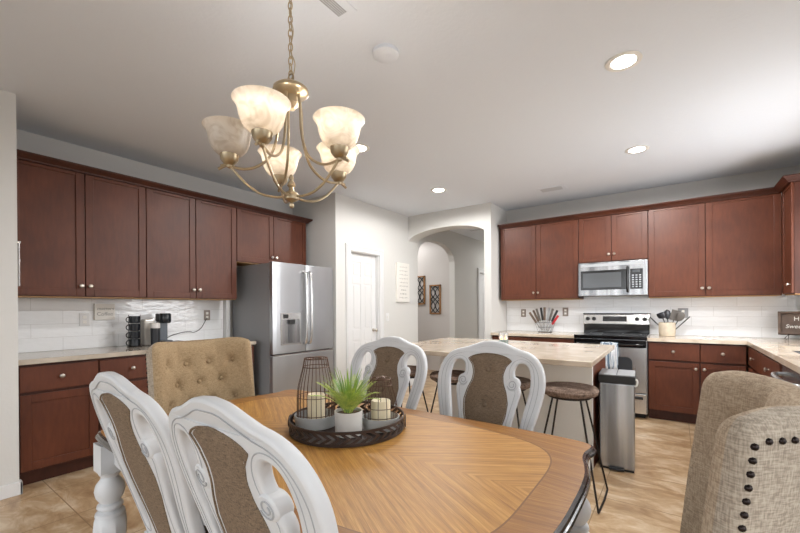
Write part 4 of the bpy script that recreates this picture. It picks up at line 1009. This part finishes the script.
for (x_, y_), lb in (((1.5, 3.3), 'round recessed fill light added to brighten the hallway beyond the arch'), ((-0.3, 0.3), 'round recessed fill light added to brighten the side passage')):  # unseen fittings, added only to lift the dark hall and passage
    t = thing('recessed_light', lb, 'ceiling light', (x_, y_, H), 0, 'added hallway fill lights')
    MB().lathe([(0.098, 0), (0.098, -0.004), (0.085, -0.008), (0.068, -0.004), (0.066, 0)], seg=36, cap0=False, cap1=False).build('trim_ring', 'white_plastic', t, smooth=True)
    MB().lathe([(0.067, -0.0015), (0.067, -0.003), (0.01, -0.0032)], seg=36).build('lamp', 'lamp_glow', t)
    l = bpy.data.lights.new('downlight', 'SPOT'); l.energy = 18; l.spot_size = R(178); l.spot_blend = 0.25; l.shadow_soft_size = 0.06; l.color = (1, 0.985, 0.965)
    lo = bpy.data.objects.new('downlight', l); C.objects.link(lo); lo.parent = t; lo.location = (0, 0, -0.04)
def vent(x0, x1, y0, y1, label, rot=0, along='x'):
    t = thing('ceiling_vent', label, 'vent', ((x0+x1)/2, (y0+y1)/2, H), rot, 'white ceiling air vents')
    a, b = (x1-x0)/2, (y1-y0)/2
    MB().box(-a, a, -b, b, -0.006, 0).build('frame', 'ceiling', t, bevel=0.003)
    sl = MB(); n_ = int(2*a/0.022)
    for i in range(n_): sl.box(-a+0.03+i*0.022*(2*a-0.06)/(2*a), -a+0.03+i*0.022*(2*a-0.06)/(2*a)+0.008, -b+0.03, b-0.03, -0.0075, -0.005)
    sl.build('slat', 'glaze', t)
vent(2.95, 3.27, -0.82, -0.62, 'white rectangular ceiling vent in front of the back wall cabinets')
vent(2.96, 3.09, -4.62, -4.29, 'white ceiling vent at the top edge beside the chandelier chain', R(0))
vent(1.13, 1.40, 0.95, 1.10, 'small ceiling vent in the hallway beyond the arch')
tag(MB().lathe([(0.075, 0), (0.075, -0.018), (0.066, -0.024), (0.02, -0.026), (0.004, -0.026)], (3.01, -3.96, H), 36).build('smoke_detector', 'ceiling', smooth=True), 'flat white round disc on the ceiling right of the chandelier chain', 'smoke detector')

# ------------------------------------------------------------------ outlets, switch, signs
def plate(face, x_, y_, z_, w_, h_, label, matn, kind_='outlet'):
    t = thing('wall_outlet' if kind_ == 'outlet' else 'light_switch', label, kind_, (x_, y_, z_), 0, 'wall outlets and switches')
    mb = MB(); mi = MB()
    if face == 'x':
        mb.box(0, 0.006, -w_/2, w_/2, -h_/2, h_/2)
        if kind_ == 'outlet':
            for zz in (-0.022, 0.022): mi.box(0.006, 0.008, -0.014, 0.014, zz-0.014, zz+0.014)
        else: mi.box(0.006, 0.012, -0.010, 0.010, -0.02, 0.02)
    else:
        mb.box(-w_/2, w_/2, -0.006, 0, -h_/2, h_/2)
        for zz in (-0.022, 0.022): mi.box(-0.014, 0.014, -0.008, -0.006, zz-0.014, zz+0.014)
    mb.build('cover_plate', matn, t, bevel=0.002); mi.build('socket' if kind_ == 'outlet' else 'rocker', 'white_plastic' if matn != 'white_plastic' else 'ceramic_white', t, bevel=0.001)
    return t
plate('x', 0.011, -4.565, 1.175, 0.075, 0.118, 'white outlet on the left tiles beside the small sign', 'white_trim')
plate('x', 0.011, -3.452, 1.195, 0.07, 0.115, 'metal-plated outlet on the left tiles feeding the coffee maker cord', 'bronze_plate')
plate('y', 2.51, -0.011, 1.178, 0.072, 0.115, 'metal-plated outlet on the back tiles left of the knife holder', 'bronze_plate')
plate('y', 3.10, -0.011, 1.195, 0.075, 0.12, 'metal-plated outlet on the back tiles right of the knife holder', 'bronze_plate')
plate('y', 4.43, -0.011, 1.182, 0.10, 0.118, 'metal-plated outlet on the back tiles behind the utensil crock', 'fridge_side')
plate('x', 0.838, -1.165, 1.13, 0.075, 0.12, 'white light switch on the wall right of the pantry door', 'white_trim', 'switch')
# small sign above the coffee things
t = thing('coffee_sign', 'small white box sign with grey lettering on the left tiles', 'sign', (0.011, -4.42, 1.245))
MB().box(0, 0.03, -0.078, 0.078, -0.075, 0.075).build('board', 'paper_white', t, bevel=0.002)
text_mb('matters', 0.042, 0.0006, shear=0.2).xf(T(0.031, 0.004, 0.028) @ FACE_PX).build('lettering', 'ink_light', t)
text_mb('Coffee', 0.046, 0.0006).xf(T(0.031, 0.0, -0.022) @ FACE_PX).build('lettering', 'ink_light', t)
# tall white sign on hall wall: rows of script
t = thing('wall_sign', 'tall white wooden sign with faint rows of script beside the arch', 'sign', (0.838, -0.79, 1.665))
MB().box(0, 0.035, -0.165, 0.165, -0.305, 0.305).build('board', 'paper_white', t, bevel=0.002)
sq = MB(); rr = random.Random(5)
for row in range(9):
    z = 0.24-row*0.06; wl = rr.uniform(0.07, 0.12); pts = []; n_ = 60
    for i in range(n_+1):
        u_ = i/n_; pts.append((0.0362, -wl+2*wl*u_+0.006*math.sin(u_*60), z+0.012*math.sin(u_*(45+row*3))*(0.6+0.4*math.sin(u_*17+row))))
    sq.tube(pts, 0.0016, 4)
sq.build('lettering', 'ink_light', t)
# wood-framed lattice art in the passage
def lattice(loc, label):
    t = thing('lattice_wall_art', label, 'wall art', loc, 0, 'wood-framed lattice panels in the passage')
    a, b = 0.128, 0.295
    MB().box(-a, a, -0.03, 0, b-0.026, b).box(-a, a, -0.03, 0, -b, -b+0.026).box(-a, -a+0.026, -0.03, 0, -b, b).box(a-0.026, a, -0.03, 0, -b, b).build('frame', 'raw_wood', t)
    mb = MB(); ww, hh = a-0.026, b-0.026; r_ = 0.010
    for sg in (-1, 1):
        for (zc) in (-hh/2, hh/2):
            mb.tube([(sg*ww*(1-0.96*math.sin(PI*i/12)), -0.015, zc-hh/2+hh*i/12) for i in range(13)], r_, 5)
            mb.tube([(sg*ww*(0.96*math.sin(PI*i/12))*1.0, -0.015, zc-hh/2+hh*i/12) for i in range(13)], r_, 5)
    mb.build('lattice', 'black_matte', t, smooth=True)
lattice((0.40, 0.989, 1.435), 'brown wood-framed black lattice panel, fully visible through the arch')
lattice((0.03, 0.989, 1.63), 'brown wood-framed black lattice panel, higher one cut off by the arch jamb')
# slim rod on the near wall end
tag(MB().tube([(0.672, -5.098, 1.43), (0.672, -5.098, 1.73)], 0.006, 8).box(0.664, 0.680, -5.11, -5.09, 1.725, 1.74).build('hanging_rod', 'steel_bright'), 'slim silver rod on the wall end beside the left wall cabinets', 'rod')

# ------------------------------------------------------------------ coffee corner
ZC = 0.9142
t = thing('mug_stand', 'thin wire stand holding four stacked black mugs', 'mug stand', (0.22, -4.245, ZC))
mb = MB().lathe([(0.01, 0), (0.06, 0), (0.06, 0.005), (0.01, 0.005)], seg=28)
for an in (R(40), R(220)): mb.tube([(0.052*math.cos(an), 0.052*math.sin(an), 0.004), (0.052*math.cos(an), 0.052*math.sin(an), 0.30)], 0.003, 6)
mb.build('rack', 'dark_iron', t, smooth=True)
def mug(z, lb):
    t = thing('mug', lb, 'mug', (0.22, -4.245, z), 0, 'stacked black mugs')
    MB().lathe([(0.036, 0), (0.044, 0.004), (0.046, 0.066), (0.043, 0.066), (0.041, 0.008), (0.005, 0.008)], seg=28).build('cup', 'black_ceramic', t, smooth=True)
    MB().tube([(0.010*0, -0.044-0.024*math.sin(PI*k/10), 0.033+0.024*math.cos(PI*k/10)) for k in range(11)], 0.0045, 8).build('handle', 'black_ceramic', t, smooth=True)
for i, lb in enumerate(('black mug at the bottom of the stack of four', 'black mug second from the bottom of the stack', 'black mug second from the top of the stack', 'black mug at the top of the stack of four')): mug(ZC+0.0055+i*0.072, lb)
t = thing('coffee_maker', 'single-serve coffee maker with dark brew head and clear grey reservoir', 'coffee maker', (0.22, -4.005, ZC))
MB().box(-0.10, 0.10, -0.055, 0.075, 0, 0.02).build('base', 'dark_blue_plastic', t, bevel=0.006)
MB().box(-0.10, -0.02, -0.02, 0.06, 0.02, 0.23).build('tower', 'dark_blue_plastic', t, bevel=0.01)
MB().lathe([(0.045, 0.215), (0.052, 0.23), (0.052, 0.30), (0.046, 0.31), (0.01, 0.312)], (0.015, 0.02, 0), 28).build('brew_head', 'black_ceramic', t, smooth=True)
MB().box(-0.09, 0.0, -0.03, 0.04, 0.23, 0.308).build('head_housing', 'black_matte', t, bevel=0.01)
MB().lathe([(0.05, 0), (0.052, 0.004), (0.052, 0.04), (0.044, 0.045), (0.01, 0.045)], (0.035, 0.025, 0.0), 28).build('drip_tray', 'dark_blue_plastic', t, smooth=True)
MB().box(-0.10, -0.01, -0.155, -0.06, 0.0, 0.255).build('reservoir', 'reservoir', t, bevel=0.012)
t = thing('travel_tumbler', 'black tumbler with pale lid standing in front of the coffee maker', 'tumbler', (0.30, -4.10, ZC))
MB().lathe([(0.034, 0), (0.037, 0.003), (0.040, 0.17)], seg=28).build('cup', 'canister_black', t, smooth=True)
MB().lathe([(0.040, 0.17), (0.041, 0.174), (0.040, 0.215), (0.03, 0.222), (0.004, 0.222)], seg=28).build('lid', 'ceramic_white', t, smooth=True)
tag(MB().tube(smooth_pts([(0.10, -3.96, 0.93), (0.06, -3.92, 0.95), (0.04, -3.85, 0.985), (0.03, -3.75, 1.01), (0.03, -3.66, 1.02), (0.03, -3.60, 1.01), (0.03, -3.53, 1.05), (0.03, -3.48, 1.13), (0.022, -3.455, 1.165)], 6, False), 0.0035, 6).build('power_cord', 'black_matte', smooth=True),
    'thin black cord running from the coffee maker up to the outlet', 'cord')
tag(MB().box(0.10, 0.22, -3.93, -3.80, ZC, ZC+0.024).build('flat_tray', 'glaze', bevel=0.006), 'small flat grey dish on the counter right of the coffee maker', 'dish')

# ------------------------------------------------------------------ knife holder
t = thing('knife_holder', 'clear wire-legged knife holder fanned out on the back counter', 'knife holder', (2.87, -0.20, ZC))
b = MB().box(-0.085, 0.085, -0.04, 0.04, 0, 0.006)
for sx in (-1, 1):
    for sy in (-1, 1): b.tube([(sx*0.08, sy*0.035, 0.003), (sx*0.125, sy*0.045, 0.135)], 0.002, 5)
b.tube([(-0.125, -0.045, 0.135), (0.125, -0.045, 0.135), (0.125, 0.045, 0.135), (-0.125, 0.045, 0.135)], 0.002, 5, closed=True)
b.tube([(-0.1, -0.04, 0.07), (0.1, -0.04, 0.07), (0.1, 0.04, 0.07), (-0.1, 0.04, 0.07)], 0.0018, 5, closed=True)
b.build('rack', 'dark_iron', t, smooth=True)
hcol = ['brown_wood', 'brown_wood', 'utensil_grey', 'black_matte', 'brown_wood', 'glaze', 'utensil_grey', 'canister_black', 'red_plastic']
hname = ['brown-handled knife leaning furthest left in the holder', 'brown-handled knife second from the left in the holder', 'grey-handled knife third from the left in the holder', 'black-handled knife standing near the middle of the holder',
         'brown-handled knife just right of the middle of the holder', 'pale grey-handled knife right of the middle', 'dark grey-handled knife third from the right', 'black-handled knife beside the red one', 'red-handled knife at the right of the holder']
for i in range(9):
    a = R(-33+66*i/8); L_ = 0.235+0.06*math.cos(a*1.5)-(0.05 if i == 8 else 0)
    k = thing('knife', hname[i], 'knife', (2.87+(-0.035+0.07*i/8), -0.20+(0.012 if i % 2 else -0.012), ZC+0.008), 0, 'knives in the counter holder')
    rot = Matrix.Rotation(a, 4, 'Y')
    bl = MB().add([(-0.003, -0.001, 0), (0.012, -0.001, 0.02), (0.013, -0.001, L_*0.58), (-0.011, -0.001, L_*0.58), (-0.003, 0.001, 0), (0.012, 0.001, 0.02), (0.013, 0.001, L_*0.58), (-0.011, 0.001, L_*0.58)],
                  [(0, 1, 2, 3), (7, 6, 5, 4), (0, 4, 5, 1), (1, 5, 6, 2), (2, 6, 7, 3), (3, 7, 4, 0)]).xf(rot)
    bl.build('blade', 'steel_bright', k)
    MB().box(-0.0145, 0.0145, -0.009, 0.009, L_*0.54, L_+0.045).xf(rot).build('handle', hcol[i], k, bevel=0.004)
# utensil crock
CK = Vector((4.275, -0.22, ZC))
t = thing('utensil_crock', 'cream speckled stoneware crock beside the range', 'crock', CK)
MB().lathe([(0.07, 0), (0.078, 0.004), (0.083, 0.04), (0.084, 0.155), (0.080, 0.16), (0.076, 0.155), (0.074, 0.01), (0.005, 0.01)], seg=36).build('crock_body', 'stoneware', t, smooth=True)
def utensil(nm, lb, a_deg, az, L_, shape, matn):
    k = thing(nm, lb, 'utensil', CK+Vector((0.02*math.cos(az), 0.02*math.sin(az), 0.012)), 0, 'cooking utensils in the crock')
    rot = Matrix.Rotation(az, 4, 'Z') @ Matrix.Rotation(R(a_deg), 4, 'Y')
    MB().tube([(0, 0, 0), (0, 0, L_)], 0.005, 8).xf(rot).build('handle', 'canister_black', k, smooth=True)
    h = MB()
    if shape == 'spoon': h.lathe([(0.004, L_-0.005), (0.022, L_+0.012), (0.030, L_+0.04), (0.024, L_+0.068), (0.004, L_+0.082)], seg=20).xf(Matrix.Scale(0.35, 4, (1, 0, 0)))
    elif shape == 'turner': h.box(-0.003, 0.003, -0.033, 0.033, L_-0.005, L_+0.085)
    elif shape == 'ladle': h.lathe([(0.004, L_), (0.03, L_+0.01), (0.038, L_+0.035), (0.034, L_+0.055), (0.03, L_+0.05), (0.005, L_+0.02)], seg=20)
    else: h.box(-0.004, 0.004, -0.02, 0.02, L_-0.005, L_+0.07)
    h.xf(T(0, 0, L_) @ Matrix.Scale(1.35, 4) @ T(0, 0, -L_))
    h.xf(rot @ Matrix.Rotation(R(90), 4, 'Z') if shape in ('turner', 'spoon') else rot).build('head', matn, k, smooth=(shape in ('spoon', 'ladle')))
utensil('ladle', 'dark grey ladle at the left of the crock', -17, 0.2, 0.20, 'ladle', 'canister_black')
utensil('spatula', 'black spatula sticking out far to the left of the crock', -42, 0.0, 0.19, 'flat', 'canister_black')
utensil('slotted_spoon', 'dark slotted spoon in the middle of the crock', -4, 0.4, 0.19, 'spoon', 'canister_black')
utensil('turner', 'broad grey-brown turner leaning right of centre in the crock', 14, 0.1, 0.185, 'turner', 'utensil_grey')
utensil('serving_spoon', 'dark serving spoon leaning right in the crock', 27, -0.2, 0.19, 'spoon', 'utensil_grey')
utensil('tongs', 'black flat utensil leaning furthest right over the outlet', 42, 0.0, 0.20, 'flat', 'canister_black')

# framed tray sign on a scroll easel at the right
t = thing('framed_sign', 'brown wooden tray sign with cream lettering leaning in the right corner', 'sign', (5.42, -0.24, 0.965))
rot = Matrix.Rotation(R(-14), 4, 'X')
w2, h2 = 0.20, 0.12
lean = Matrix.Rotation(R(-8), 4, 'Z') @ rot
MB().box(-w2+0.02, w2-0.02, -0.004, 0.008, 0.02, 2*h2-0.02).xf(lean).build('board', 'brown_wood', t)
MB().box(-w2, w2, -0.03, 0.01, 0, 0.022).box(-w2, w2, -0.03, 0.01, 2*h2-0.022, 2*h2).box(-w2, -w2+0.022, -0.03, 0.01, 0, 2*h2).box(w2-0.022, w2, -0.03, 0.01, 0, 2*h2).xf(lean).build('frame', 'brown_wood', t, bevel=0.003)
text_mb('HOME', 0.06, 0.001).xf(lean @ T(0.0, -0.006, 0.165) @ FACE_MY).build('lettering', 'paper_white', t)
text_mb('Sweet Home', 0.055, 0.001, shear=0.2).xf(lean @ T(0.0, -0.006, 0.085) @ FACE_MY).build('lettering', 'paper_white', t)
es = MB()
for sx in (-0.12, 0.12):
    es.tube(smooth_pts([(sx, 0.06, 0.155), (sx, 0.03, 0.06), (sx, -0.0, 0.0), (sx, -0.035, 0.0), (sx, -0.042, 0.015)], 4, False), 0.0028, 6)
    es.tube(smooth_pts([(sx, -0.0, 0.0), (sx-0.02, -0.02, -0.02), (sx-0.03, -0.03, -0.04), (sx-0.015, -0.035, -0.046), (sx-0.005, -0.03, -0.035)], 4, False), 0.0028, 6)
    es.tube([(sx, 0.06, 0.155), (sx, 0.10, -0.048)], 0.0028, 6)
es.tube([(-0.12, 0.03, 0.06), (0.12, 0.03, 0.06)], 0.0028, 6)
es.v = [Matrix.Rotation(R(-8), 4, 'Z') @ v+Vector((5.42, -0.24, 0.965)) for v in es.v]
tag(es.build('scroll_easel', 'dark_iron', smooth=True), 'black wire scroll easel holding the framed sign on the right counter', 'easel')
